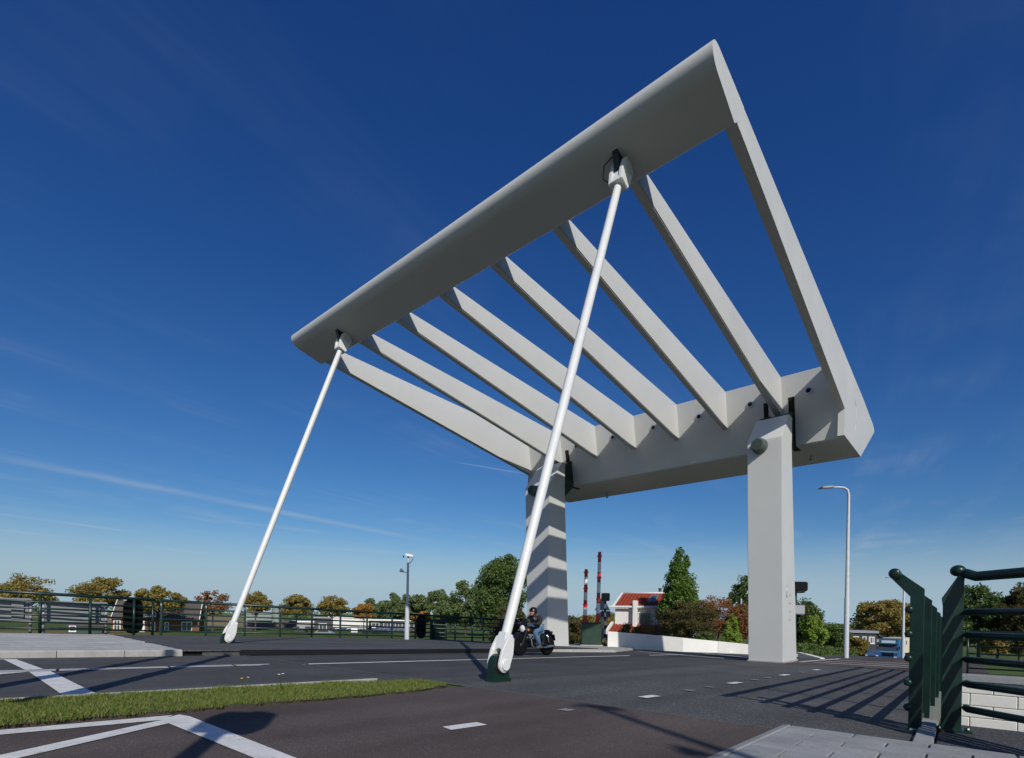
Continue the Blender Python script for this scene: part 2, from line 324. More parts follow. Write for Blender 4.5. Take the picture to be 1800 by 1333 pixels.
def strip(name, pts, off, m, thick=0.0):
    mb = MB(); mb.add([(x, y, roadz(y) + off) for x, y in pts], [tuple(range(len(pts)))])
    return struct(mb.build(name, m, recalc=False))
def sheetgrid(name, x0, x1, y0, y1, off, m, step=2.0, fn=None):
    n = max(1, int((y1 - y0) / step)); mb = MB()
    for i in range(n + 1):
        y = y0 + (y1 - y0) * i / n; a, b = (x0, x1) if fn is None else fn(y)
        mb.v += [(a, y, roadz(y) + off), (b, y, roadz(y) + off)]
    mb.f = [(2 * i, 2 * i + 1, 2 * i + 3, 2 * i + 2) for i in range(n)]; mb.sm = [False] * n
    return struct(mb.build(name, m, recalc=False))
KX = -11.35                                         # kerb line of the left pavement
# near side of the canal
sheetgrid('road', KX - .2, -5.6, -40, 4.62, 0.0, MT['asphalt'])
sheetgrid('cycle_path', -4.75, 1.6, -40, 4.72, 0.004, MT['brown'])
# the moving deck
sheetgrid('bridge_deck', -20.9, -.30, 4.62, 18.6, -.02, MT['deck'])
sheetgrid('bridge_lane', -11.3, -5.72, 4.62, 18.6, -.008, MT['lane'])
sheetgrid('bridge_cycle_deck', -5.72, -.30, 4.735, 18.6, -.004, MT['deck'])
d = MB().prism([(4.95, zr(4.95) - .03), (18.4, zr(18.4) - .03), (18.4, zr(18.4) - .75), (4.95, zr(4.95) - .75)], 0, -20.8, -.32); struct(d.build('deck_girder', MT['green']))
d = MB(); yy = [3.75, 18.6]
d.prism([(3.85, zr(3.85) - .02), (18.6, zr(18.6) - .02), (18.6, zr(18.6) + .11), (3.85, zr(3.85) + .11)], 0, -20.6, KX - .02); struct(d.build('deck_footpath', MT['deck']))
d = MB(); d.prism([(4.55, zr(4.55) - .0), (18.6, zr(18.6) - .0), (18.6, zr(18.6) + .118), (4.55, zr(4.55) + .118)], 0, KX - .02, KX + .03); struct(d.build('deck_kerb', MT['darkmetal']))
# far side
sheetgrid('far_road', -13.2, -5.6, 18.6, 33, .002, MT['asphalt'])
sheetgrid('far_cycle_path', -5.6, .6, 18.6, 33, .004, MT['brown'])
sheetgrid('far_slope_road', 0, 0, 33, 150, .004, MT['asphalt'], 3, lambda y: (-13 - (y - 33) * .05, -1.0 - (y - 33) * .03))
# ------------------------------------------------------------------ markings
def mark(name, poly, m='paint', off=.009):
    return strip(name, poly, off, MT[m])
def pxmark(name, px, m='paint', off=.009): return mark(name, [tuple(gp(*p))[:2] for p in px], m, off)
mark('centre_line', [(-8.88, 4.75), (-8.74, 4.55), (-8.70, 16.4), (-8.84, 16.6)], off=.0)
mark('left_lane_line', [(-8.92, -6), (-8.83, -6), (-8.83, 4.02), (-8.92, 4.06)])
mark('left_lane_line', [(-8.77, -6), (-8.69, -6), (-8.69, 3.8), (-8.77, 3.9)])
for y in (-.4, 1.3, 2.55, 3.45):
    mark('cracked_joint', [(-8.95, y), (-8.66, y - .05), (-8.66, y - .02), (-8.95, y + .03)], 'slot', .0125)
mark('hatch_line', [(-11.0, .98), (-11.0, 1.12), (-9.0, 1.18), (-8.95, 1.0)])
mark('hatch_line', [(-8.65, 1.0), (-8.65, 1.2), (-5.70, 1.16), (-5.70, .92)])
mark('hatch_edge', [(-8.62, -4), (-8.53, -4), (-8.40, .72), (-8.64, 1.0)])
mark('hatch_edge', [(-11.06, -4), (-10.98, -4), (-10.95, 1.05), (-11.05, 1.05)])
mark('verge_line', [(-5.98, -6), (-5.88, -6), (-5.80, .9), (-5.90, .9)])
mark('path_edge_line', [(-4.47, -6), (-4.33, -6), (-4.30, 1.19), (-4.47, 1.32)])
mark('path_chevron', [(-4.31, 1.22), (-4.19, 1.27), (-2.97, -.47), (-3.09, -.55)], off=.0095)
mark('path_chevron', [(-4.46, 1.36), (-4.33, 1.19), (-2.82, 1.22), (-1.6, 1.24), (-1.6, 1.40), (-2.75, 1.38), (-4.33, 1.39)], off=.0105)
for (y0, y1) in [(2.56, 2.93), (5.62, 5.98), (8.66, 9.12), (11.8, 12.35), (15.0, 15.5)]:
    mark('lane_dash', [(-2.89, y0 + .03), (-2.76, y0), (-2.74, y1 - .02), (-2.87, y1)], off=.010)
for (y0, y1) in [(4.0, 4.14), (6.9, 7.06), (7.7, 7.8), (9.9, 10.05), (10.7, 10.85), (13.5, 13.7)]:
    mark('worn_dash', [(-2.87, y0), (-2.75, y0), (-2.75, y1), (-2.87, y1)], 'paintold', .010)
for y in (20.4, 22.2, 24.6):
    mark('crossing_bar', [(-3.9, y), (-3.9, y + .22), (-.4, y + .82), (-.4, y + .60)], off=.012)
mark('far_edge_line', [(-4.3, 20.2), (-4.15, 20.2), (-4.0, 27), (-4.15, 27)], off=.012)
mark('far_centre_line', [(-8.6, 17.6), (-8.45, 17.4), (-8.2, 27), (-8.35, 27)], off=.012)
mark('far_give_way_line', [(-10.9, 21.2), (-10.8, 21.0), (-6.4, 18.9), (-6.4, 19.1)], off=.014)
mark('far_give_way_line', [(-8.9, 23.6), (-8.8, 23.4), (-5.6, 20.6), (-5.6, 20.85)], off=.014)
# expansion joint between path and deck, and a ridge along the cycle deck
mark('expansion_joint', [(-11.3, 4.58), (-.4, 4.70), (-.4, 4.745), (-11.3, 4.635)], 'joint', .006)
mark('lane_joint', [(-5.735, 4.75), (-5.70, 4.75), (-5.70, 18.4), (-5.735, 18.4)], 'joint', -.0025)
mark('repair_seam', [(-9.3, 4.25), (-6.0, 4.10), (-6.0, 4.125), (-9.3, 4.275)], 'joint', .003)

# ------------------------------------------------------------------ left pavement: kerb stones and slabs
fp = thing('left_pavement', '', 'pavement'); del fp['label']; del fp['category']; fp['kind'] = 'structure'
def edgey(x): return 3.52 + (KX - x) * .085            # the skewed end next to the moving deck
b = MB(); b.add([(x, y, zr(y) + .108) for x, y in [(KX - .05, -8), (KX - .05, 3.3), (-20.7, edgey(-20.7) - .1), (-20.7, -8)]], [(0, 1, 2, 3)])
kid('sand_bed', b, MT['joint'], fp)
sw, sd = .60, .60
slabm = [MT['slab'], MT['slab'], MT['slab3']]
cnt = 0; x = KX - .12; r = 0; sl_mesh = {}
while x - sd > -20.8:
    y = -2.6 + (r % 2) * .3
    while y < edgey(x - sd / 2) - .08:
        y1 = min(y + sw, edgey(x - sd / 2) - .03)
        if y1 - y > .12 and cnt < 299:
            dz = rnd.uniform(-.0025, .0025); j = .004
            b = MB(); b.prism([(y + j, zr(y) + .09), (y1 - j, zr(y1) + .09), (y1 - j, zr(y1) + .12 + dz), (y + j, zr(y) + .12 + dz)], 0, x - sd + j, x - j)
            kid('slab', b, slabm[rnd.randrange(3)], fp, .004, 1); cnt += 1
        y += sw
    x -= sd; r += 1
y = -3.0
while y < 3.45:
    y1 = min(y + .93, 3.50); b = MB(); b.prism([(KX - .12, -.2), (KX + .005, -.2), (KX + .0, .10), (KX - .02, .122), (KX - .12, .122)], 1, y + .004, y1 - .004)
    for i, v in enumerate(b.v): b.v[i] = (v[0], v[1], v[2] + zr(v[1]))
    kid('kerb_stone', b, MT['kerb'], fp, .006, 1); y += .93
# black void where the moving deck meets the pavement
gap = MB().prism([(3.52, zr(3.52) + .004), (4.5, zr(4.5) + .004), (4.5, zr(4.5) + .095), (3.52, zr(3.52) + .095)], 0, KX - .25, KX - .06); struct(gap.build('joint_void', MT['slot']))
struct(MB().prism([(3.50, zr(3.5) + .09), (4.56, zr(4.56) + .09), (4.56, zr(4.56) + .119), (3.50, zr(3.5) + .119)], 0, KX - 1.6, KX + .02).build('cover_plate', MT['deck'], bev=.006))
# ------------------------------------------------------------------ near right paving
rp = thing('right_pavement', '', 'pavement'); del rp['label']; del rp['category']; rp['kind'] = 'structure'
b = MB(); b.add([(x, y, zr(y) + .012) for x, y in [(-1.14, 1.0), (1.5, 1.0), (1.5, 4.9), (-1.14, 4.9)]], [(0, 1, 2, 3)]); kid('sand_bed', b, MT['joint'], rp)
y = 4.92; r = 0
while y > 1.0:
    x = -1.16 + .07; first = True
    while x < 1.5:
        w = .23 if (first and r % 2) else .46; x1 = min(x + w, 1.55); first = False
        dz = rnd.uniform(-.003, .003); j = .005
        b = MB(); b.prism([(y - .23 + j, zr(y - .23) - .02), (y - j, zr(y) - .02), (y - j, zr(y) + .022 + dz), (y - .23 + j, zr(y - .23) + .022 + dz)], 0, x + j, x1 - j)
        kid('paving_slab', b, MT['slab2'] if rnd.random() < .7 else MT['slab4'], rp, .006, 2); x = x1
    y -= .23; r += 1
y = 1.0
while y < 4.85:
    b = MB(); b.prism([(-1.16, -.05), (-1.095, -.05), (-1.095, .02), (-1.11, .022), (-1.16, .014)], 1, y + .003, min(y + 1.0, 4.93) - .003)
    for i, v in enumerate(b.v): b.v[i] = (v[0], v[1], v[2] + zr(v[1]))
    kid('edging_stone', b, MT['slab2'], rp, .005, 1); y += 1.0

# ------------------------------------------------------------------ quay walls
def blocks(root, x0, x1, y, ztop, rows, out, bw=.90, bh=.31):
    b = MB(); b.span((x0, y - .02 * out, ztop - rows * bh - .4), (x1, y + .5 * -out if False else y - .35 * out, ztop - .01)); kid('wall_core', b, MT['slab2'], root)
    for r in range(rows):
        x = x0 - (bw / 2 if r % 2 else 0)
        while x < x1:
            a, c = max(x, x0), min(x + bw, x1); 
            if c - a > .1: kid('block', MB().span((a + .006, y - .02 * out, ztop - (r + 1) * bh + .006), (c - .006, y + .022 * out, ztop - r * bh - .006)), MT['block'], root, .014, 1)
            x += bw
q = thing('quay_wall', 'white block quay wall across the canal beyond the green corner railing', 'wall', (0, 0, 0))
blocks(q, -.28, 8.0, CAN1 - .06, zr(18.25) - .16, 8, -1)
kid('coping', MB().span((-.28, CAN1 - .22, zr(18.25) - .155), (8.0, CAN1 + .5, zr(18.25) + .004)), MT['slab2'], q, .015)
q = thing('abutment_wall', 'white abutment wall below the near green railing', 'wall')
kid('wall_core', MB().span((-.26, CAN0 - .3, -3.6), (9, CAN0 + .02, zr(4.9) - .05)), MT['block'], q)
struct(MB().span((-.15, 4.99, zr(5) - .35), (3.0, 6.4, zr(6) + .004)).build('corner_plinth', MT['deck'], bev=.01))
struct(MB().prism([(-.28, zr(5) - .6), (-.16, zr(5) - .6), (-.16, zr(5) + .004), (-.28, zr(5) + .006)], 1, 4.97, 6.3).build('plinth_edge', MT['slab2'], bev=.006))
tag(MB().span((-.33, 5.0, zr(11) - .75), (-.29, 18.3, zr(11) - .05)).build('deck_edge_plate', MT['green']), 'dark green edge plate along the deck below the right railing', 'plate') if False else None

# ------------------------------------------------------------------ the balance frame of the drawbridge
XR, SP, TB = -3.084, 1.925, 0.20
XL = XR - 7 * SP - TB
bf = thing('balance_frame', 'huge pale grey tilted overhead frame of the drawbridge with eight beams', 'bridge frame', (XR - 6, 20.5, zr(20.5)))
def bez(t, p): return sum(c * q for c, q in zip(((1 - t) ** 3, 3 * t * (1 - t) ** 2, 3 * t * t * (1 - t), t ** 3), p))
nose = [(bez(k / 22, (8.46, 8.05, 8.06, 8.42)), bez(k / 22, (9.963, 9.975, 9.60, 9.510))) for k in range(23)] + [(9.22, 9.31), (9.40, 9.46), (9.55, 9.60), (9.7, 9.938)]
fb = MB(); fb.prism(nose, 0, XL - .004, XR + .004); o = fb.build('front_beam', MT['white'], bf)
for p in o.data.polygons:
    n = p.normal
    if abs(n.x) < .5 and p.center.y < 9.0: p.use_smooth = True
cwp = [(20.25, 9.47), (20.78, 7.06), (24.22, 7.234), (27.7, 9.22), (27.4, 9.35)]
MB().prism(cwp, 0, XL + .01, XR - .01).build('counterweight', MT['white'], bf, bev=.03)
for i in range(1, 7):
    x1 = XR - i * SP
    bm_ = MB().prism([(9.32, 9.915), (20.30, 9.468), (20.62, 8.10), (9.8, 9.435), (9.3, 9.50)], 0, x1 - TB, x1); bm_.build('beam', MT['white'], bf, bev=.022)
outer = [(8.6, 9.961), (20.9, 9.70), (24.79, 9.62), (27.6, 9.48), (27.95, 9.40), (28.05, 9.30), (27.95, 9.20), (24.216, 7.234), (20.482, 7.05), (20.52, 7.95), (9.879, 9.36), (9.3, 9.42), (8.6, 9.70)]
for x1 in (XR, XL + TB):
    MB().prism(outer, 0, x1 - TB, x1).build('edge_beam', MT['white'], bf, bev=.005)
for i in range(7):                                  # lifting sockets in the counterweight face
    x = XR - i * SP - 1.07
    h = MB().lathe([(.11, 0), (.125, .015), (.125, .03), (.085, .032), (.082, .01)], Matrix.Translation((x, 20.40, 8.80)) @ Matrix.Rotation(R(90), 4, 'X'), 14); s_ = h.build('socket', MT['steelgrey'], bf)
    MB().lathe([(.08, .0), (.08, .024)], Matrix.Translation((x, 20.39, 8.80)) @ Matrix.Rotation(R(90), 4, 'X'), 12).build('socket_hole', MT['slot'], s_)
for px0 in (0, 5 * SP):
    for xa, xb in ((-4.80, -4.60), (-5.62, -5.46)):
        MB().prism([(20.407, 8.72), (20.772, 7.05), (21.55, 7.09), (21.55, 7.3), (21.0, 7.3), (20.8, 8.72)], 0, xa - px0, xb - px0).build('hinge_slot', MT['slot'], bf)
for (x, y) in ((-4.5, 22.7), (-13.7, 23.1)):
    MB().tube([(x, y, 7.16), (x, y, 7.0)], .035, 8).tube([(x, y - .03, 7.02), (x, y + .03, 6.88)], .06, 8).build('eye_bolt', MT['steelgrey'], bf)
# weld seams and hand holes on the outer end plate
MB().tube([(XR + .002, 22.6, 8.9), (XR + .002, 22.9, 8.75), (XR + .002, 22.95, 8.35)], .008, 5).tube([(XR + .002, 22.9, 8.1), (XR + .002, 22.6, 7.75)], .01, 5).ball((XR, 22.93, 8.22), (.012, .04, .04), 8).build('weld_seam', MT['white'], bf)

# ------------------------------------------------------------------ pylons
def pylon(name, label, base, top, ztop):
    (xl, xr, y0, y1), (tl, tr, t0, t1) = base, top
    zb = zr(y0) - .05
    p = thing(name, label, 'pylon', ((xl + xr) / 2, (y0 + y1) / 2, zb), group='bridge pylons')
    s = MB(); k0 = 6.70
    V = [(xl, y0, zb), (xr, y0, zb), (xr, y1, zb), (xl, y1, zb), (tl, t0, k0), (tr, t0, k0), (tr, t1, k0), (tl, t1, k0), (tl, t0 + .95, ztop), (tr, t0 + .95, ztop), (tr, t1 + .0, ztop), (tl, t1 + .0, ztop)]
    s.add(V, [(0, 1, 2, 3), (0, 1, 5, 4), (1, 2, 6, 5), (2, 3, 7, 6), (3, 0, 4, 7), (4, 5, 9, 8), (5, 6, 10, 9), (6, 7, 11, 10), (7, 4, 8, 11), (8, 9, 10, 11)])
    s.build('shaft', MT['white'], p, bev=.012)
    f = MB().box(((xl + xr) / 2, (y0 + y1) / 2, zb + .05), (xr - xl + .06, y1 - y0 + .06, .06)); f.build('base_flashing', MT['kerb'], p)
    for xx in (tr - .28, tl + .02):                 # fork plates that carry the hinge
        MB().prism([(t0 + .80, 7.35), (t0 + 1.25, 7.85), (20.7, 8.3), (20.9, 8.2), (20.9, 7.3), (20.6, 6.9), (t1 + .0, 6.2), (t1 - .15, 6.2)], 0, xx + .03, xx + .11).build('fork_plate', MT['forkdark'], p)
    cx, cz = (tl + tr) / 2 - .12, 6.50
    m = Matrix.Translation((cx, t0 + .02, cz)) @ Matrix.Rotation(R(90), 4, 'X')
    d = MB().lathe([(.24, 0), (.25, .04), (.235, .16), (.235, .18), (.22, .18), (.215, .30), (.18, .345), (.02, .35)], m, 24).build('loudspeaker', MT['drum'], p)
    g = MB()
    for a in range(-6, 7):
        for b_ in range(-6, 7):
            x, z = (a + (b_ % 2) * .5) * .026, b_ * .024
            if x * x + z * z < .024: g.lathe([(.007, .346), (.007, .353)], m @ Matrix.Translation((x, z, 0)), 6)
    g.build('grille', MT['slot'], d)
    if xl < -10:
        for k in range(3): MB().span((xr - .0, y0 + .62, zb + 1.02 + k * .12), (xr + .008, y0 + .92, zb + 1.06 + k * .12)).build('vent_slot', MT['slot'], p)
    return p
pR = pylon('pylon', 'square light grey bridge pylon standing alone on the right, fully lit', (-5.43, -4.375, 18.50, 20.36), (-5.52, -4.47, 18.28, 19.60), 7.70)
pL = pylon('pylon', 'light grey bridge pylon behind the motorcyclist, striped by beam shadows', (-15.12, -14.02, 18.70, 20.42), (-15.36, -13.96, 18.62, 19.78), 7.90)
for k in range(4): MB().span((-4.374, 19.35, .8 + k * .28), (-4.362, 19.42, .88 + k * .28)).build('hinge_cover', MT['white'], pR)
MB().tube([(-4.39, 18.95, 1.55), (-4.405, 18.97, 1.98)], .012, 6).build('door_handle', MT['steelgrey'], pR)

# ------------------------------------------------------------------ pull rods
def rod(label, xc, plabel, lit):
    yb, zb, yt, zt = 5.55, .068, 8.81, 9.27
    t = Vector((0, yt - yb, zt - zb)).normalized(); n = Vector((0, -t.z, t.y))
    g0 = zr(yb)
    r = thing('pull_rod', label, 'bridge rod', (xc, yb, g0), group='pull rods')
    B_, T_ = Vector((xc, yb, zb)), Vector((xc, yt, zt))
    MB().tube([B_ + t * .40, B_ + t * .8, B_ + t * 4.8, T_ - t * .8, T_ - t * .42], [.074, .075, .080, .076, .072], 28).build('tube', MT['rodwhite'], r)
    def P(u, w): q = B_ + t * u + n * w; return (q.y, q.z)
    # lower fork: two cheeks joined by a shoulder
    ch = []
    for k in range(13): a = math.pi * (1 + k / 12); ch.append(P(math.sin(a) * .112, math.cos(a) * .112))
    ch += [P(.09, .118), P(.19, .120), P(.28, .10), P(.42, .06), P(.42, -.06), P(.28, -.10), P(.19, -.120), P(.09, -.118)]
    MB().prism(ch, 0, xc + .078, xc + .132).build('fork_cheek', MT['rodwhite'], r, bev=.012)
    MB().prism(ch, 0, xc - .132, xc - .078).build('fork_cheek', MT['rodwhite'], r, bev=.012)
    sh = MB(); arch = []
    for k in range(9):
        a = math.pi * k / 8; arch.append((math.cos(a) * .070, .24 + math.sin(a) * .07))
    for s_, e in ((-1, 0), (1, 0)): pass
    outl = [(.145, .24), (.14, .38), (.11, .52), (.095, .60), (-.095, .60), (-.11, .52), (-.14, .38), (-.145, .24)] + [(-x, u) for x, u in arch][0:0]
    poly = [(.129, .12), (.128, .20), (.112, .28), (.082, .38), (.070, .47), (-.070, .47), (-.082, .38), (-.112, .28), (-.128, .20), (-.129, .12), (-.079, .12)] + [(-.079 * math.cos(math.pi * k / 8), .135 + .08 * math.sin(math.pi * k / 8)) for k in range(9)] + [(.079, .12)]
    vs = []
    for w in (-.085, .085):
        for x, u in poly: q = B_ + t * u + n * w; vs.append((xc + x, q.y, q.z))
    m_ = len(poly); sh.add(vs, [tuple(range(m_)), tuple(range(2 * m_ - 1, m_ - 1, -1))] + [(i, i + m_, (i + 1) % m_ + m_, (i + 1) % m_) for i in range(m_)])
    sh.build('fork_shoulder', MT['rodwhite'], r, bev=.008)
    for s_ in (1, -1):
        d = MB().lathe([(.082, 0), (.082, .02), (.076, .027), (.02, .028)], Matrix.Translation((xc + s_ * .132, yb, zb)) @ Matrix.Rotation(R(90) * s_, 4, 'Y'), 26).build('pin_cap', MT['rodwhite'], r)
        for k in range(6):
            a = k * math.pi / 3; MB().ball((xc + s_ * .160, yb + .050 * math.cos(a), zb + .055 * math.sin(a)), .009, 6).build('bolt', MT['steelgrey'], d) if xc < -10 else None
    # upper fork
    def Q(u, w): q = T_ - t * u + n * w; return (q.y, q.z)
    up = []
    for k in range(11): a = math.pi * k / 10; up.append(Q(-math.sin(a) * .17, math.cos(a) * .17))
    up += [Q(.22, -.17), Q(.42, -.12), Q(.42, .12), Q(.22, .17)]
    MB().prism(up, 0, xc + .068, xc + .148).build('upper_cheek', MT['rodwhite'], r, bev=.012)
    MB().prism(up, 0, xc - .148, xc - .068).build('upper_cheek', MT['rodwhite'], r, bev=.012)
    us = MB(); vs = []
    up2 = [(.145, .08), (.145, .27), (.080, .42), (-.080, .42), (-.145, .27), (-.145, .08), (-.065, .14), (0, .17), (.065, .14)]
    for w in (-.13, .13):
        for x, u in up2: q = T_ - t * u + n * w; vs.append((xc + x, q.y, q.z))
    m_ = len(up2); us.add(vs, [tuple(range(m_)), tuple(range(2 * m_ - 1, m_ - 1, -1))] + [(i, i + m_, (i + 1) % m_ + m_, (i + 1) % m_) for i in range(m_)])
    us.build('upper_shoulder', MT['rodwhite'], r, bev=.008)
    MB().lathe([(.11, -.01), (.11, .02), (.02, .022)], Matrix.Translation((xc + .148, yt, zt)) @ Matrix.Rotation(R(90), 4, 'Y'), 22).build('pin_cap', MT['white'], r)
    # hanger lug under the frame
    MB().prism([(yt - .17, zt - .10), (yt + .12, zt - .14), (yt + .26, 9.45), (yt + .1, 9.6), (yt - .3, 9.56), (yt - .26, 9.40)], 0, xc - .055, xc + .055).build('hanger_lug', MT['blackgloss'], bf)
    if xc > -8: MB().tube([(xc - .1, yt - .2, 9.46), (xc - .22, yt - .28, 9.30), (xc - .28, yt - .22, 9.12), (xc - .18, yt - .1, 9.05), (xc - .06, yt - .06, 9.1)], .011, 6).build('cable_loop', MT['black'], bf)
    # green foot block
    p = thing('rod_foot', plabel, 'bracket', (xc, yb, g0), group='rod feet')
    prof = [(yb - .18, g0 - .02), (yb - .165, zb - .02)] + [(yb - .155 * math.cos(math.pi * k / 10), zb + .155 * math.sin(math.pi * k / 10)) for k in range(11)] + [(yb + .165, zb - .02), (yb + .18, g0 - .02)]
    MB().prism(prof, 0, xc - .062, xc + .062).build('lug', MT['green'], p, bev=.006)
    MB().prism([(yb - .19, g0 - .02), (yb - .18, g0 + .05), (yb + .18, g0 + .05), (yb + .19, g0 - .02)], 0, xc - .09, xc + .09).build('base_block', MT['green'], p, bev=.008)
    for s_ in (1, -1): MB().lathe([(.15, 0), (.15, .006), (.12, .007)], Matrix.Translation((xc + s_ * .062, yb, zb)) @ Matrix.Rotation(R(90) * s_, 4, 'Y'), 26).build('bearing_ring', MT['darkmetal'], p)
rod('nearer white steel pull rod rising in front of the motorcyclist', -5.02, 'dark green foot block under the nearer white rod', True)
rod('farther white steel pull rod standing beside the left footpath', -14.65, 'dark green foot block under the farther left rod', True)

# ------------------------------------------------------------------ right railing on the deck (flat plate posts, tube rails)
def lin(a, b, n): return [a + (b - a) * i / (n - 1) for i in range(n)]
RZ = [1.185, .87, .659, .448, .237, .027]           # rail heights at the near post, y = 5.79
ra = thing('plate_post_railing', 'dark green railing with flat plate posts running along the deck edge', 'railing', (-.29, 5.79, zr(5.79)))
Y0, Y1 = 5.79, 18.0
def dz(y): return zr(y) - zr(Y0)
for k, z in enumerate(RZ):
    x = -.457 if k == 0 else -.352; r_ = .045 if k == 0 else .030
    m = MB().tube([(x, Y0 - .13, z), (x, Y1, z + dz(Y1))], r_, 12); m.ball((x, Y0 - .13, z), (r_, .5 * r_, r_), 12); m.build('rail', MT['green'], ra)
for i in range(9):
    y = Y0 + i * 1.5; o_ = dz(y)
    prof = [(-.352, -.23), (-.258, -.23), (-.252, 1.05), (-.43, 1.205), (-.485, 1.16), (-.352, 1.0)]
    MB().prism([(a, b + o_) for a, b in prof], 1, y - .012, y + .012).build('post', MT['green'], ra, bev=.003, seg=1)
for i in range(8):                                   # thin infill wires
    pass
MB().span((-.34, Y0 - .05, zr(Y0) - .03), (-.17, Y0 + .05, zr(Y0) + .01)).build('foot_plate', MT['kerb'], ra)
# corner railing on the abutment
rb = thing('corner_railing', 'dark green corner railing at the right edge with thick horizontal tubes', 'railing', (-.05, 5.9, zr(5.9)))
PB = Vector((.035, 5.93, 0)); DB = Vector((.69, -.724, 0))
zo = 1.235
for k, z in enumerate([1.185, .852, .658, .450, .243, .035]):
    r_ = .041 if k == 0 else .029; n_ = Vector((-.724, -.69, 0)) * (.03 if k == 0 else .05)
    a = Vector((PB.x, PB.y, z)) + n_
    if k == 0:
        MB().ball((PB.x - .07, PB.y, z + .025), (.056, .056, .05), 14).tube([(PB.x - .02, PB.y - .01, z), a + DB * .10 - Vector((0, 0, .035)), a + DB * 2.2 - Vector((0, 0, .035))], r_, 12).build('rail', MT['green'], rb)
    else:
        MB().tube([Vector((PB.x, PB.y, z)), a + DB * .06, a + DB * 2.2], r_, 12).ball((PB.x, PB.y, z), r_ * 1.1, 10).build('rail', MT['green'], rb)
for i in range(2):
    c = PB + DB * (1.8 * i)
    pr = [(-.185, -.19), (-.035, -.19), (-.03, 1.12), (-.02, 1.19), (-.06, 1.205), (-.085, 1.15), (-.195, .97), (-.185, .9)]
    m = MB().prism(pr, 1, -.013, .013)
    for j, v in enumerate(m.v): m.v[j] = (c.x + v[0] * .9, c.y + v[1] + v[0] * .25, v[2])
    m.build('post', MT['green'], rb, bev=.003, seg=1)
    f = MB().box((c.x - .09, c.y, zr(5.9) + .012), (.24, .12, .016), .26)
    for (ax, ay) in ((-.17, -.04), (.02, .03)): f.ball((c.x - .01 + ax, c.y + ay, zr(5.9) + .028), (.022, .022, .02), 8)
    f.build('foot_plate', MT['green'], rb)
# far-quay railing beyond the water
rc = thing('far_quay_railing', 'thin dark green railing far behind the corner railing on the other bank', 'railing', (0, 19.2, zr(19)))
for k in range(6):
    z = zr(19) + .16 + k * .2
    MB().tube([(.1, 19.0, z), (9.5, 21.0, z - .04)], .022 if k < 5 else .032, 8).build('rail', MT['green'], rc)
for i in range(7):
    x = .12 + i * 1.55; y = 19 + (x - .1) * 2 / 9.4
    MB().tube([(x, y, zr(19) - .05), (x, y, zr(19) + 1.17)], .025, 8).build('post', MT['green'], rc)

# ------------------------------------------------------------------ left railing
def lx(y): return -21.75 + .065 * y
def lrail(label, ya, yb, posts, curved):
    t = thing('footpath_railing', label, 'railing', (lx(ya), ya, zr(ya) + .06))
    hs_ = [1.26, 1.00, .80, .60, .38, .18]
    for k, h in enumerate(hs_):
        off = -.10 if (curved and k == 0) else 0
        MB().tube([(lx(ya) + off, ya, zr(ya) + .06 + h), (lx(yb) + off, yb, zr(yb) + .06 + h)], .050 if k == 0 else .031, 10).build('rail', MT['green'], t)
    for y in posts:
        x, z = lx(y), zr(y) + .05
        if curved: m = MB().tube([(x, y, z), (x, y, z + 1.05), (x - .03, y, z + 1.18), (x - .10, y, z + 1.24)], .042, 8)
        else: m = MB().tube([(x, y, z), (x, y, z + 1.24)], .042, 8)
        m.box((x, y, z + .01), (.16, .16, .02)); m.build('post', MT['green'], t)
    return t
def ypost(u):                                        # along the railing line, where a sight column crosses it
    d = ray(u, 1110); # x = t dx ; y = t dy
    return (-21.75 * d.y) / (d.x - .065 * d.y)
pa = [ypost(u) for u in (-60, 70, 158, 235, 268)]
lrail('dark green tube railing on the left pavement with straight posts', pa[0] - .5, pa[-1] + .05, pa, False)
pb = [ypost(u) for u in (283, 362, 430, 492, 548, 598, 645, 689, 730)]
lrail('dark green railing on the moving deck with posts bent over at the top', pb[0] - .05, pb[-1] + .8, pb, True)
pc = [ypost(u) for u in (762, 784, 800, 830, 850, 880)]
t = lrail('dark green railing at the far end of the left footpath, behind the near rod', pc[0] - .3, pc[-1] + .4, pc, False)
MB().box((lx(17.9) - .08, ypost(771), zr(18) + .62), (.03, 1.0, 1.05)).build('infill_panel', MT['green2'], t)
# black oval boards facing the waterway
def oval(label, u, w):
    y = ypost(u); x = lx(y) - .16; z0 = zr(y) + .10
    o = thing('navigation_board', label, 'board', (x, y, z0), R(4), 'oval boards on the railing')
    h, hw = 1.26, w / 2; pr = [(hw * math.cos(a), (h - hw) + hw * math.sin(a) * .9) for a in lin(0, math.pi, 13)] + [(hw * math.cos(a), hw + hw * math.sin(a) * .9) for a in lin(math.pi, 2 * math.pi, 13)]
    kid('board', MB().prism(pr, 0, -.03, .03), MT['black'], o, .008, 1)
    for zz in (.22, .6, .97): kid('bracket', MB().box((.05, 0, zz), (.06, .05, .06)), MT['steelgrey'] if zz > .9 else MT['darkmetal'], o)
    kid('light_box', MB().box((-.12, 0, .6), (.2, .35, .7)), MT['blackgloss'], o, .02, 1)
    return o
oval('black oval board on the left railing, in front of the brick house', 236, .58)
oval('black oval board far along the railing beside the camera pole', 744, .62)
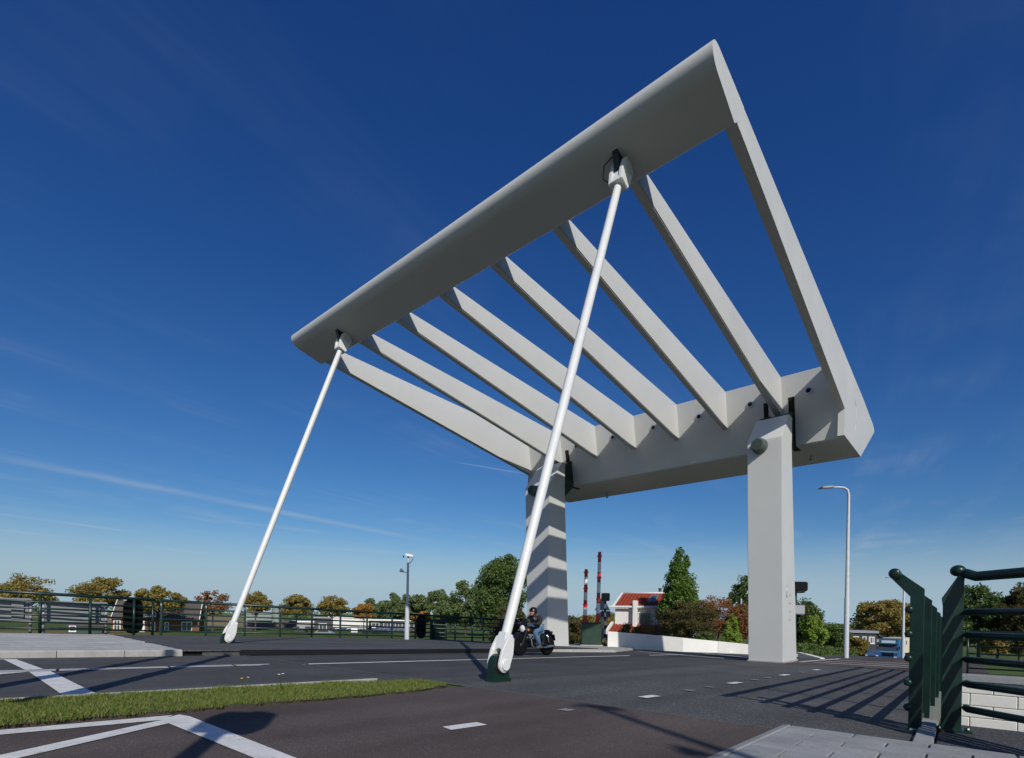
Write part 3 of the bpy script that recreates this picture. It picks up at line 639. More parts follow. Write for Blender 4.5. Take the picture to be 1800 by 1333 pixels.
# grey steel screens behind the left railing
for lab, u0, u1 in (('grey steel screen at the far left edge behind the railing', -70, 58), ('grey steel screen behind the railing left of the oval board', 80, 193)):
    y0, y1 = ypost(u0), ypost(u1); x = lx(y0) - .42; zb = zr(y0) + .06
    s = thing('steel_screen', lab, 'screen', (x, (y0 + y1) / 2, zb), 0, 'grey steel screens')
    ym = (y1 - y0) / 2
    kid('sheet', MB().box((0, 0, .70), (.03, 2 * ym - .1, .64)), MT['sheetgrey'], s, .006, 1)
    for yy in (-ym, ym): kid('post', MB().tube([(0, yy, -.1), (0, yy, 1.04)], .04, 8), MT['panelgrey'], s)
    for zz in (.38, 1.03): kid('frame_bar', MB().box((.03, 0, zz), (.05, 2 * ym, .05)), MT['sheetgrey'], s)
    kid('clamp', MB().box((.05, ym * .6, .7), (.05, .28, .6)), MT['sheetgrey'], s)
# camera pole
def camera_pole(label, x, y, z, h, rz):
    t = thing('camera_pole', label, 'camera pole', (x, y, z), rz, 'camera poles')
    kid('pole', MB().tube([(0, 0, 0), (0, 0, h * .42), (0, 0, h * .43), (0, 0, h)], [.105, .10, .062, .05], 12), MT['polegrey'], t)
    c = kid('camera', MB().box((.06, 0, h + .13), (.36, .12, .12), 0, R(12)), MT['bwhite'], t, .02)
    kid('lens', MB().lathe([(.05, 0), (.05, .04)], Matrix.Translation((-.2, 0, h + .08)) @ Matrix.Rotation(R(-100), 4, 'Y'), 10), MT['black'], c)
    kid('mount', MB().tube([(0, 0, h), (.02, 0, h + .08)], .04, 8).tube([(.1, 0, h + .1), (.24, 0, h - .02), (.12, 0, h - .2), (0, 0, h - .26)], .014, 6), MT['darkmetal'], t)
    kid('floodlight', MB().tube([(0, 0, h * .83), (-.22, 0, h * .83)], .02, 6).lathe([(.04, 0), (.10, .16), (.09, .17)], Matrix.Translation((-.2, 0, h * .84)) @ Matrix.Rotation(R(-70), 4, 'Y'), 12), MT['bwhite'], t)
    kid('base_cover', MB().tube([(0, 0, 0), (0, 0, 1.0)], .112, 12), MT['polegrey'], t)
    return t
camera_pole('slim grey camera pole standing by the left railing', -19.7, 15.35, zr(15.35) + .06, 3.85, R(40))
camera_pole('slim camera pole behind the photographer at the canal corner', 7.6, -2.1, zr(-2.1), 7.6, R(20))

# ------------------------------------------------------------------ barriers and signals on the far bank
def boom(label, x, y, h, lean, rz):
    z = zr(y) + .1
    t = thing('barrier_boom', label, 'barrier boom', (x, y, z), rz, 'raised barrier booms')
    n = 7; h0 = 1.12
    for i in range(n):
        a, b_ = h0 + (h - h0) * i / n, h0 + (h - h0) * (i + 1) / n
        r_ = .105 - .02 * i / n
        kid('red_band' if i % 2 == 0 else 'white_band', MB().tube([(lean * a, 0, a), (lean * b_, 0, b_)], [r_, r_ - .002], 12), MT['red'] if i % 2 == 0 else MT['bwhite'], t)
    for i in (2.4, 4.5, 6.6):
        a = h0 + (h - h0) * i / n; kid('clamp_ring', MB().tube([(lean * a - .0, 0, a - .03), (lean * a, 0, a + .03)], .125, 12), MT['red'], t)
    kid('boom_foot', MB().tube([(0, 0, .7), (lean * h0, 0, h0 + .05)], .075, 10), MT['green2'], t)
    return t
CB = gp(1040, 1138)
def cabinet(label, x, y, rz, w=1.15):
    z = zr(y) + .10
    t = thing('barrier_cabinet', label, 'cabinet', (x, y, z), rz, 'barrier cabinets')
    kid('housing', MB().box((0, 0, .58), (w, .78, 1.10)), MT['green2'], t, .025)
    kid('plinth', MB().box((0, 0, .02), (w + .15, .93, .06)), MT['kerb'], t)
    kid('lid', MB().box((0, 0, 1.145), (w + .05, .83, .04)), MT['green2'], t, .01)
    kid('hatch', MB().box((w / 2 + .004, .05, .6), (.012, .62, .92)), MT['green2'], t, .006)
    kid('lock', MB().box((w / 2 + .014, .26, .95), (.012, .05, .10)), MT['steelgrey'], t)
    return t
cx_, cy_ = -14.15, 22.6
cabinet('dark green barrier cabinet beside the left pylon under the booms', cx_ - .05, cy_, R(38), .95)
boom('shorter red and white barrier boom, left of the two', cx_ - .38, cy_ - .08, 3.85, .012, 0)
boom('taller red and white barrier boom, right of the two', cx_ + .12, cy_ + .35, 4.75, .012, 0)
def signal(label, x, y, h, rz, plates=True):
    z = zr(y) + .05
    t = thing('signal_post', label, 'traffic signal', (x, y, z), rz, 'signal posts')
    n = 11
    for i in range(n):
        kid('black_band' if i % 2 == 0 else 'white_band', MB().tube([(0, 0, h * i / n), (0, 0, h * (i + 1) / n)], .062, 12), MT['blackgloss'] if i % 2 == 0 else MT['bwhite'], t)
    kid('base_plate', MB().box((0, 0, .02), (.4, .4, .05)), MT['kerb'], t)
    kid('signal_head', MB().box((.02, .06, h + .16), (.42, .26, .42)), MT['blackgloss'], t, .03)
    kid('visor', MB().lathe([(.11, 0), (.11, .16), (.10, .16), (.10, .02)], Matrix.Translation((.02, .19, h + .17)) @ Matrix.Rotation(R(-90), 4, 'X'), 14), MT['blackgloss'], t)
    if plates: kid('sign_plate', MB().box((.05, .06, h * .70), (.50, .02, .30)), MT['slate'], t)
    return t
sg = gp(1058, 1138)
signal('black and white striped signal post between the booms and the white house', sg.x + .1, sg.y + .1, 2.45, YAW)
tw = thing('triangle_sign', 'back of a grey triangular road sign behind the shorter boom', 'road sign', (cx_ - .6, cy_ + 2.0, zr(24)), YAW)
kid('post', MB().tube([(0, 0, 0), (0, 0, 2.6)], .035, 8), MT['steelgrey'], tw)
kid('triangle', MB().prism([(-.42, 1.95), (.42, 1.95), (0, 2.75)], 1, -.01, .01), MT['panelgrey'], tw)
kid('sub_plate', MB().box((0, 0, 1.7), (.6, .02, .38)), MT['panelgrey'], tw)
# the pair on the camera's own bank, out of the picture, whose shadows fall across the road
cabinet('green barrier cabinet behind the camera beside the cycle path', -3.9, -2.0, R(20))
boom('tall barrier boom behind the camera, nearer the road', -4.5, -.05, 5.0, .0, 0)
boom('tall barrier boom behind the camera, nearer the path', -4.4, -1.15, 5.2, .0, 0)
signal('striped signal post standing directly behind the camera', .25, -1.15, 2.9, R(40))
# far side kerb island under the left pylon and cabinet
isl = [(-16.4, 16.9), (-11.3, 15.3), (-10.5, 18.6), (-11.8, 22.6), (-16.4, 25.5)]
m = MB(); n = len(isl)
m.add([(x, y, zr(y) - .05) for x, y in isl] + [(x, y, zr(y) + .09) for x, y in isl], [tuple(range(n, 2 * n))] + [(i, (i + 1) % n, (i + 1) % n + n, i + n) for i in range(n)])
struct(m.build('far_pavement', MT['kerb'], bev=.02))

# ------------------------------------------------------------------ signal and board behind the right pylon
sgn = thing('lane_signal', 'black signal head and grey framed board half hidden by the right pylon', 'traffic signal', (-4.55, 21.4, zr(21.4)), YAW)
kid('post', MB().tube([(-.16, 0, 0), (-.16, 0, 2.85)], .07, 10), MT['green2'], sgn)
kid('signal_head', MB().box((-.02, 0, 2.72), (.50, .35, .34)), MT['black'], sgn, .03)
kid('visor', MB().box((-.06, -.1, 2.52), (.3, .3, .08)), MT['blackgloss'], sgn, .02)
kid('board_frame', MB().box((-.06, -.06, 1.87), (.50, .03, .36)), MT['sheetgrey'], sgn, .02)
kid('board', MB().box((-.06, -.08, 1.87), (.42, .01, .28)), MT['panelgrey'], sgn)
# ------------------------------------------------------------------ street lamps
def lamp(label, base, h, rz, s=1.0):
    t = thing('street_lamp', label, 'street lamp', base, rz, 'street lamps')
    kid('pole', MB().tube([(0, 0, -.3), (0, 0, h * .35), (0, 0, h * .36), (0, 0, h - .35), (-.06, 0, h - .12), (-.22, 0, h - .02), (-.45, 0, h), (-.75, 0, h)], [.115, .105, .09, .06, .055, .05, .045, .04], 12), MT['polegrey'], t)
    kid('luminaire', MB().prism([(-.72, h - .03), (-1.0, h - .065), (-1.35, h - .09), (-1.43, h - .075), (-1.3, h - .01), (-1.0, h + .045), (-.72, h + .04)], 1, -.12, .12), MT['panelgrey'], t, .03)
    return t
l1 = gp(1487, 1157); lamp('tall grey street lamp standing right of the right pylon', (l1.x, l1.y, l1.z), 300 / FPX * (l1 - CAM).dot(FW), YAW)
d2 = 40.0; p2 = dp(1587, 1160, d2); lamp('farther street lamp beside the green railing posts', (p2.x, p2.y, p2.z), 145 / FPX * d2, YAW)

# ------------------------------------------------------------------ grass verge
vg = [(-5.70, -7), (-5.70, 2.4), (-5.60, 3.6), (-5.35, 4.35), (-4.85, 4.42), (-4.58, 3.6), (-4.56, 2.0), (-4.55, -7)]
m = MB(); n = len(vg); m.add([(x, y, zr(y) + .035) for x, y in vg] + [(x, y, zr(y) - .05) for x, y in vg], [tuple(range(n))] + [(i, (i + 1) % n, (i + 1) % n + n, i + n) for i in range(n)])
struct(m.build('verge', MT['soil']))
def inpoly(x, y, P):
    c = False; j = len(P) - 1
    for i in range(len(P)):
        if (P[i][1] > y) != (P[j][1] > y) and x < (P[j][0] - P[i][0]) * (y - P[i][1]) / (P[j][1] - P[i][1]) + P[i][0]: c = not c
        j = i
    return c
def npmesh(name, V, F, m, smooth=False):
    me = bpy.data.meshes.new(name); V = np.asarray(V, np.float32); F = np.asarray(F, np.int32); k = F.shape[1]
    me.vertices.add(len(V)); me.vertices.foreach_set('co', V.ravel()); me.loops.add(F.size); me.loops.foreach_set('vertex_index', F.ravel())
    me.polygons.add(len(F)); me.polygons.foreach_set('loop_start', np.arange(0, F.size, k, dtype=np.int32)); me.polygons.foreach_set('loop_total', np.full(len(F), k, np.int32))
    me.update(calc_edges=True); me.materials.append(m); return me
def grass(pts, hmin, hmax, w, lean, seed):
    g = np.random.default_rng(seed); P = np.asarray(pts); n = len(P); a = g.uniform(0, 2 * np.pi, n); h = g.uniform(hmin, hmax, n)
    if P.shape[1] > 3: h = h * P[:, 3]
    dx, dy = np.cos(a) * w / 2, np.sin(a) * w / 2; b = g.uniform(0, 2 * np.pi, n); l = g.uniform(0, lean, n) * h
    V = np.zeros((n, 5, 3)); V[:, 0] = P[:, :3]; V[:, 0, 0] -= dx; V[:, 0, 1] -= dy; V[:, 1] = P[:, :3]; V[:, 1, 0] += dx; V[:, 1, 1] += dy
    for k, f, q in ((2, .55, .35), (3, .55, .35)):
        V[:, k] = P[:, :3]; s_ = .75 if k == 2 else -.75
        V[:, k, 0] += dx * s_ + np.cos(b) * l * q; V[:, k, 1] += dy * s_ + np.sin(b) * l * q; V[:, k, 2] += h * f
    V[:, 4] = P[:, :3]; V[:, 4, 0] += np.cos(b) * l; V[:, 4, 1] += np.sin(b) * l; V[:, 4, 2] += h * np.sqrt(np.clip(1 - (l / h) ** 2 * .35, .3, 1))
    base = np.arange(n)[:, None] * 5
    F = np.concatenate([base + np.array([0, 1, 2]), base + np.array([0, 2, 3]), base + np.array([3, 2, 4])])
    return V.reshape(-1, 3), F
pts = []
while len(pts) < 75000:
    y = rnd.uniform(-3.5, 4.5); x = rnd.uniform(-5.85, -4.40)
    wob = .05 * mnoise.noise((x * 3, y * 3, 0)) + .05 * mnoise.noise((y * 9, 1, x))
    if not inpoly(x + wob - (.04 if x > -5 else 0), y + wob, vg): continue
    k = .65 + .75 * max(0, mnoise.noise((x * 1.6, y * 1.3, 3))) + .35 * mnoise.noise((x * 7, y * 7, 5))
    pts.append((x, y, zr(y) + .03, max(.35, k)))
V, F = grass(pts, .016, .064, .0055, 1.2, 3)
o = link('verge_grass', npmesh('verge_grass', V, F, LF['grass'])); o['kind'] = 'stuff'; tag(o, 'uneven green grass of the narrow verge between road and cycle path', 'grass')
# wild flowers and dry stalks standing out of the verge
def weed(label, x, y, h, c, kind):
    t = thing('wild_flower', label, 'flower', (x, y, zr(y) + .03), rnd.uniform(0, 6), 'weeds in the verge')
    m = MB(); tips = []
    for k in range(2):
        a = rnd.uniform(0, 6.28); l_ = h * rnd.uniform(.7, 1); q = (math.cos(a) * l_ * .22, math.sin(a) * l_ * .22, l_); m.tube([(0, 0, 0), (q[0] * .4, q[1] * .4, l_ * .55), q], [.004, .003, .002], 4); tips.append(q)
    kid('stem', m, LF['grassdark'], t)
    for q in tips:
        f = MB()
        if kind == 'stalk':
            for j in range(7): f.ball((q[0], q[1], q[2] - j * .02), (.009, .009, .014), 6)
        else:
            for j in range(5): a = j * 1.256; f.ball((q[0] +   .007 * math.cos(a), q[1] + .007 * math.sin(a), q[2]), (.006, .006, .004), 6)
        kid('seed_head' if kind == 'stalk' else 'blossom', f, c, t)
yel = mat('yellow_petal', (.70, .50, .02), .6); whi = mat('white_petal', (.72, .72, .66), .6); dry = mat('dry_seed', (.17, .14, .055), .8)
for lab, u, v, h, c, k in (('yellow wild flower rising from the middle of the verge', 428, 1240, .20, yel, 'f'), ('white umbel flower in the verge right of the yellow one', 494, 1233, .19, whi, 'f')):
    q = gp(u, v - 12); weed(lab, q.x, q.y, h, c, k)
b = MB(); 
y = -6.0
vk = thing('verge_kerb', '', 'x'); del vk['label']; del vk['category']; vk['kind'] = 'structure'
while y < 3.4:
    m = MB().prism([(-5.80, -.05), (-5.71, -.05), (-5.71, .05), (-5.80, .045)], 1, y + .003, y + .997)
    for i, v in enumerate(m.v): m.v[i] = (v[0], v[1], v[2] + zr(v[1]))
    kid('kerb_stone', m, MT['kerb'], vk, .006, 1); y += 1.0

# ------------------------------------------------------------------ motorcycle and rider
mc = thing('motorcycle', 'black roadster motorcycle with round chrome headlamp riding towards the camera', 'motorcycle', (-9.77, 12.36, zr(12.36) - .006), R(-90))
mc.rotation_euler = (0, R(-1.7), R(-90))
def wheel(x, w):
    m = Matrix.Translation((x, 0, .325)) @ Matrix.Rotation(R(90), 4, 'X')
    t_ = kid('front_wheel' if x > 0 else 'rear_wheel', MB().lathe([(.235, -w), (.28, -w * 1.05), (.312, -w * .7), (.325, 0), (.312, w * .7), (.28, w * 1.05), (.235, w), (.235, -w)], m, 36), MT['black'], mc)
    kid('rim', MB().lathe([(.235, -w * .8), (.222, -w * .5), (.222, w * .5), (.235, w * .8)], m, 32), MT['darkmetal'], t_)
    sp = MB()
    for k in range(20):
        a = k * math.pi / 10; sp.tube([(x + .04 * math.cos(a), (-1) ** k * .04, .325 + .04 * math.sin(a)), (x + .225 * math.cos(a + .15), 0, .325 + .225 * math.sin(a + .15))], .004, 4)
    kid('spokes', sp, MT['chrome'], t_)
    kid('hub', MB().lathe([(.02, -.07), (.05, -.06), (.05, .06), (.02, .07)], m, 14), MT['engine'], t_)
    kid('brake_disc', MB().lathe([(.14, .055), (.14, .06), (.08, .061), (.08, .054)], m, 24), MT['chrome'], t_)
wheel(.66, .055); wheel(-.66, .075)
for s_ in (1, -1): kid('fork_tube', MB().tube([(.66, s_ * .09, .325), (.50, s_ * .10, .70), (.42, s_ * .10, .90)], [.028, .024, .022], 10), MT['darkmetal'], mc)
kid('front_fender', MB().prism([(.66 + .355 * math.cos(a), .325 + .355 * math.sin(a)) for a in lin(.5, 2.4, 12)] + [(.66 + .34 * math.cos(a), .325 + .34 * math.sin(a)) for a in lin(2.4, .5, 12)], 1, -.06, .06), MT['blackgloss'], mc)
kid('rear_fender', MB().prism([(-.66 + .37 * math.cos(a), .325 + .37 * math.sin(a)) for a in lin(1.1, 2.75, 12)] + [(-.66 + .35 * math.cos(a), .325 + .35 * math.sin(a)) for a in lin(2.75, 1.1, 12)], 1, -.08, .08), MT['blackgloss'], mc)
hl = kid('headlamp', MB().lathe([(.03, -.14), (.08, -.10), (.098, -.02), (.10, .03)], Matrix.Translation((.54, 0, .80)) @ Matrix.Rotation(R(90), 4, 'Y'), 20), MT['chrome'], mc)
kid('lens', MB().lathe([(.095, .028), (.07, .045), (.01, .052)], Matrix.Translation((.54, 0, .80)) @ Matrix.Rotation(R(90), 4, 'Y'), 20), MT['lamp'], hl)
kid('flyscreen', MB().prism([(-.13, .90), (.13, .90), (.11, 1.04), (.05, 1.09), (-.05, 1.09), (-.11, 1.04)], 0, .485, .495), MT['blackgloss'], mc)
kid('handlebar', MB().tube([(.30, -.36, .94), (.38, -.22, .96), (.43, -.06, .93), (.43, .06, .93), (.38, .22, .96), (.30, .36, .94)], .014, 8), MT['chrome'], mc)
for s_ in (1, -1):
    kid('grip', MB().tube([(.30, s_ * .36, .94), (.355, s_ * .26, .952)], .022, 8), MT['black'], mc)
    kid('mirror', MB().tube([(.36, s_ * .24, .955), (.40, s_ * .31, 1.06)], .007, 6).ball((.40, s_ * .33, 1.09), (.012, .055, .035), 10), MT['chrome'], mc)
    kid('turn_signal', MB().tube([(.50, s_ * .09, .75), (.50, s_ * .16, .75)], .008, 6).ball((.50, s_ * .18, .75), .03, 8), MT['orange'], mc)
tank = MB()
for i in range(1): tank.ball((.16, 0, .76), (.27, .14, .12), 18)
kid('fuel_tank', tank, MT['blackgloss'], mc)
kid('seat', MB().prism([(-.05, .73), (-.12, .705), (-.45, .705), (-.66, .73), (-.68, .79), (-.45, .775), (-.2, .765), (-.06, .80)], 1, -.13, .13), MT['black'], mc, .03)
kid('tail', MB().box((-.76, 0, .70), (.18, .16, .10)), MT['blackgloss'], mc, .02); kid('plate_holder', MB().box((-.92, 0, .58), (.03, .19, .14), 0, R(20)), MT['blackgloss'], mc)
kid('tail_lamp', MB().box((-.86, 0, .71), (.03, .10, .06)), MT['red'], mc)
kid('frame', MB().tube([(.42, 0, .82), (.30, .06, .5), (.22, .10, .27), (-.25, .10, .27), (-.33, .10, .5), (-.36, .09, .68)], .02, 8).tube([(.42, 0, .82), (.30, -.06, .5), (.22, -.10, .27), (-.25, -.10, .27), (-.33, -.10, .5), (-.36, -.09, .68)], .02, 8).tube([(.42, 0, .84), (-.36, 0, .69), (-.8, 0, .69)], .025, 8), MT['blackgloss'], mc)
for s_ in (1, -1): kid('swing_arm', MB().tube([(-.25, s_ * .09, .36), (-.66, s_ * .105, .325)], .025, 8), MT['darkmetal'], mc); kid('shock', MB().tube([(-.60, s_ * .12, .37), (-.48, s_ * .12, .66)], .03, 8), MT['chrome'], mc)
en = kid('engine', MB().box((.02, 0, .38), (.40, .28, .22)), MT['darkmetal'], mc, .04)
for k in range(7): kid('cylinder_fin', MB().box((.08, 0, .50 + k * .022), (.20, .26, .011)), MT['engine'], en)
for s_ in (1, -1):
    kid('crank_cover', MB().lathe([(.10, .0), (.095, .025), (.03, .04)], Matrix.Translation((-.02, s_ * .14, .38)) @ Matrix.Rotation(R(-90) * s_, 4, 'X'), 18), MT['engine'], en)
    ex = kid('exhaust', MB().tube([(.16, s_ * .07, .58), (.27, s_ * .11, .50), (.25, s_ * .13, .30), (.10, s_ * .15, .24), (-.3, s_ * .16, .25)], .022, 8).tube([(-.3, s_ * .165, .25), (-.38, s_ * .17, .26), (-.80, s_ * .17, .31)], [.022, .042, .042], 12), MT['chrome'], mc)
    kid('side_panel', MB().box((-.25, s_ * .11, .57), (.22, .03, .16)), MT['blackgloss'], mc, .015)
    kid('foot_peg', MB().tube([(-.08, s_ * .12, .28), (-.08, s_ * .27, .28)], .014, 6), MT['darkmetal'], mc)
rd = thing('person', 'motorcycle rider in dark jacket, blue jeans and black open helmet leaning forward', 'person', (-9.77, 12.36, zr(12.36)), R(-90))
def skinned(name, verts, edges, radii, m, parent, root=0, sub=2):
    me = bpy.data.meshes.new(name); me.from_pydata(verts, edges, []); o = bpy.data.objects.new(name, me); col.objects.link(o); o.parent = parent
    md = o.modifiers.new('skin', 'SKIN'); md.use_smooth_shade = True
    for i, r_ in enumerate(radii):
        sv = me.skin_vertices[0].data[i]; sv.radius = (r_, r_) if isinstance(r_, (int, float)) else r_; sv.use_root = (i == root)
    sd_ = o.modifiers.new('sub', 'SUBSURF'); sd_.levels = sub; sd_.render_levels = sub
    me.materials.append(m); return o
def skel(scale):
    V = [(-.20, 0, .83), (-.15, 0, .96), (-.08, 0, 1.09), (-.03, 0, 1.18), (.0, 0, 1.225), (.035, 0, 1.30)]
    E = [(0, 1), (1, 2), (2, 3), (3, 4), (4, 5)]; Rr = [.135, .130, .145, .10, .06, .085]
    for s_ in (1, -1):
        b = len(V)
        V += [(-.05, s_ * .165, 1.13), (.03, s_ * .255, 1.03), (.13, s_ * .325, .965), (.23, s_ * .32, .95), (.30, s_ * .31, .945)]
        E += [(2, b), (b, b + 1), (b + 1, b + 2), (b + 2, b + 3), (b + 3, b + 4)]; Rr += [.078, .064, .055, .045, .035]
        b = len(V)
        V += [(-.16, s_ * .11, .81), (.02, s_ * .17, .76), (.20, s_ * .205, .70), (.09, s_ * .205, .52), (-.03, s_ * .205, .34)]
        E += [(0, b), (b, b + 1), (b + 1, b + 2), (b + 2, b + 3), (b + 3, b + 4)]; Rr += [.105, .092, .075, .062, .048]
    return V, E, [r_ * scale for r_ in Rr]
V, E, Rr = skel(.9); body = skinned('body', V, E, Rr, MT['skin'], rd)
V2 = V[:4]; E2 = [(0, 1), (1, 2), (2, 3)]; R2 = [.142, .15, .165, .105]
for s_, b in ((1, 6), (-1, 16)):
    k = len(V2); V2 += V[b:b + 4] + [(.285, s_ * .312, .945)]; E2 += [(2, k), (k, k + 1), (k + 1, k + 2), (k + 2, k + 3), (k + 3, k + 4)]; R2 += [.092, .080, .068, .054, .048]
skinned('jacket', V2, E2, R2, MT['jacket'], body)
V3 = [(-.20, 0, .81)]; E3 = []; R3 = [.140]
for b in (11, 21):
    k = len(V3); V3 += V[b:b + 5]; E3 += [(0, k), (k, k + 1), (k + 1, k + 2), (k + 2, k + 3), (k + 3, k + 4)]; R3 += [.112, .100, .084, .074, .064]
skinned('jeans', V3, E3, R3, MT['jeans'], body)
for s_ in (1, -1):
    skinned('boot', [(-.04, s_ * .205, .36), (-.045, s_ * .205, .27), (.05, s_ * .21, .25), (.13, s_ * .215, .245)], [(0, 1), (1, 2), (2, 3)], [.055, .052, .045, .034], MT['boot'], body)
    gl = MB().ball((.315, s_ * .315, .945), (.045, .05, .03), 10)
    for k in range(4):                              # four fingers curled round the grip, thumb underneath
        y = s_ * (.285 + k * .021); gl.tube([(.315, y, .968), (.352 - abs(k - 1.5) * .004, y, .972), (.372 - abs(k - 1.5) * .005, y, .95), (.358, y, .926), (.335, y, .922)], [.0105, .0105, .010, .009, .008], 6)
    gl.tube([(.31, s_ * .285, .935), (.325, s_ * .262, .920), (.345, s_ * .262, .915)], [.012, .011, .009], 6)
    kid('glove', gl, MT['jacket'], body)
hd = Vector((.045, 0, 1.315))
fc = MB().ball(hd + Vector((.025, 0, -.02)), (.082, .072, .105), 16)
fc.ball(hd + Vector((.108, 0, -.030)), (.018, .012, .022), 8).ball(hd + Vector((.085, 0, -.095)), (.03, .035, .025), 8)
for s_ in (1, -1): fc.ball(hd + Vector((.0, s_ * .072, -.02)), (.02, .012, .03), 8).ball(hd + Vector((.09, s_ * .03, -.045)), (.018, .022, .02), 8)
kid('face', fc, MT['skin'], body)
kid('mouth', MB().box(hd + Vector((.106, 0, -.072)), (.008, .042, .007)), mat('lip', (.28, .09, .08), .5), body)
kid('sunglasses', MB().box(hd + Vector((.098, 0, .004)), (.018, .13, .032)).box(hd + Vector((.04, .07, .006)), (.12, .006, .012)).box(hd + Vector((.04, -.07, .006)), (.12, .006, .012)), MT['blackgloss'], body, .006, 1)
hm = MB(); pr = []
for a in lin(-.55, math.pi / 2, 14): pr.append((.122 * math.cos(a), .122 * math.sin(a)))
hv = MB().lathe([(max(r_, .001), z) for r_, z in pr], Matrix.Translation(hd + Vector((-.008, 0, .018))) @ Matrix.Diagonal((1.08, .96, 1, 1)), 24)
keep = [i for i, f in enumerate(hv.f) if not (sum(hv.v[j][0] for j in f) / len(f) > hd.x + .045 and sum(hv.v[j][2] for j in f) / len(f) < hd.z + .035)]
hv.f = [hv.f[i] for i in keep]; hv.sm = [hv.sm[i] for i in keep]
kid('helmet', hv, MT['blackgloss'], body); kid('helmet_peak', MB().box(hd + Vector((.115, 0, .052)), (.05, .13, .012), 0, R(10)), MT['blackgloss'], body, .004)
kid('chin_strap', MB().tube([hd + Vector((.02, .08, -.03)), hd + Vector((.05, .04, -.125)), hd + Vector((.05, -.04, -.125)), hd + Vector((.02, -.08, -.03))], .010, 6), MT['black'], body)
kid('collar', MB().lathe([(.085, 0), (.078, .06), (.07, .06)], Matrix.Translation((.0, 0, 1.185)) @ Matrix.Rotation(R(18), 4, 'Y'), 16), MT['jacket'], body)
kid('chest_patch', MB().ball((.085, .075, 1.12), (.012, .028, .028), 8), MT['slab2'], body)

# ------------------------------------------------------------------ trees and shrubs
def leaves(P, size, seed, aspect=.62):
    g = np.random.default_rng(seed); n = len(P); a = g.normal(size=(n, 3)); a /= np.linalg.norm(a, axis=1)[:, None]
    b = g.normal(size=(n, 3)); b -= a * (a * b).sum(1)[:, None]; b /= np.linalg.norm(b, axis=1)[:, None]
    s_ = size * g.uniform(.6, 1.35, n)[:, None]; A_, B_ = a * s_ / 2, b * s_ * aspect / 2
    V = np.stack([P - A_, P - A_ * .1 + B_, P + A_, P - A_ * .1 - B_], 1).reshape(-1, 3); F = np.arange(n * 4).reshape(-1, 4); return V, F
def crown_pts(n, c, rad, K, seed, spread=.33, shape='round', hollow=.55):
    g = np.random.default_rng(seed); C_ = []
    while len(C_) < K:
        p = g.uniform(-1, 1, 3); q = np.linalg.norm(p)
        if q > 1 or q < hollow * g.random(): continue
        if shape == 'cone':
            if math.hypot(p[0], p[1]) > .10 + .90 * (1 - (p[2] + 1) / 2) ** .8: continue
        if shape == 'dome' and p[2] < -.55: continue
        if shape == 'fan' and math.hypot(p[0], p[1]) > .35 + .65 * min(1, (p[2] + 1) / .9): continue
        C_.append(p)
    C_ = np.array(C_); wts = g.uniform(.4, 1.4, K); wts /= wts.sum(); idx = g.choice(K, n, p=wts)
    off = g.normal(size=(n, 3)); off /= np.linalg.norm(off, axis=1)[:, None]; off *= (g.random(n) ** .45)[:, None] * spread * g.uniform(.6, 1.25, K)[idx][:, None]
    off[:, 2] *= .75
    return np.asarray(c) + (C_[idx] + off) * np.asarray(rad), np.asarray(c) + C_ * np.asarray(rad)
SEED = [100]
def tree(name, label, base, h, wid, lm, n, size, group=None, cat='tree', shape='round', low=.28, K=46, tr=None, spread=.30, trunks=1):
    SEED[0] += 1; sd_ = SEED[0]; r2 = random.Random(sd_)
    t = thing(name, label, cat, base, 0, group)
    z0 = h * low; c = (0, 0, (h + z0) / 2); rad = (wid / 2 * .86, wid / 2 * .86, (h - z0) / 2 * .92)
    n = int(n * 1.5); K = int(K * 1.5); P, C_ = crown_pts(n, c, rad, K, sd_, spread * 1.12, shape)
    m = MB(); r0 = tr or max(.04, h * .022)
    for k in range(trunks):
        a = r2.uniform(0, 6.28); ox = (trunks > 1) * r2.uniform(.1, .3) * wid
        top = Vector((math.cos(a) * ox, math.sin(a) * ox, z0 + (h - z0) * .6))
        m.tube([Vector((math.cos(a) * ox * .2, math.sin(a) * ox * .2, -.4)), top * .45 + Vector((r2.uniform(-.1, .1), r2.uniform(-.1, .1), 0)) * r0, top], [r0, r0 * .7, r0 * .25], 7, False)
    for q in C_[:18]:
        q = Vector(q); s_ = Vector((0, 0, z0 * .85 + (q.z - z0) * .35)); s_.z = max(z0 * .6, s_.z)
        m.tube([s_, s_.lerp(q, .5) + Vector((0, 0, -.05 * h * r2.random())), q], [r0 * .38, r0 * .22, r0 * .07], 5, False)
    kid('trunk', m, MT['bark'], t)
    V, F = leaves(P, size, sd_ + 5); o = bpy.data.objects.new('crown', npmesh('crown', V, F, lm)); col.objects.link(o); o.parent = t
    return t
def ptree(name, label, u, vtop, wpx, d, lm, n, size, **kw):
    p = dp(u, vtop, d); zb = kw.pop('zb', None); zb = terr(p.x, p.y) if zb is None else zb
    return tree(name, label, (p.x, p.y, zb), p.z - zb, wpx * d / FPX, lm, n, size, **kw)
row = 'autumn trees in a row along the far left road'
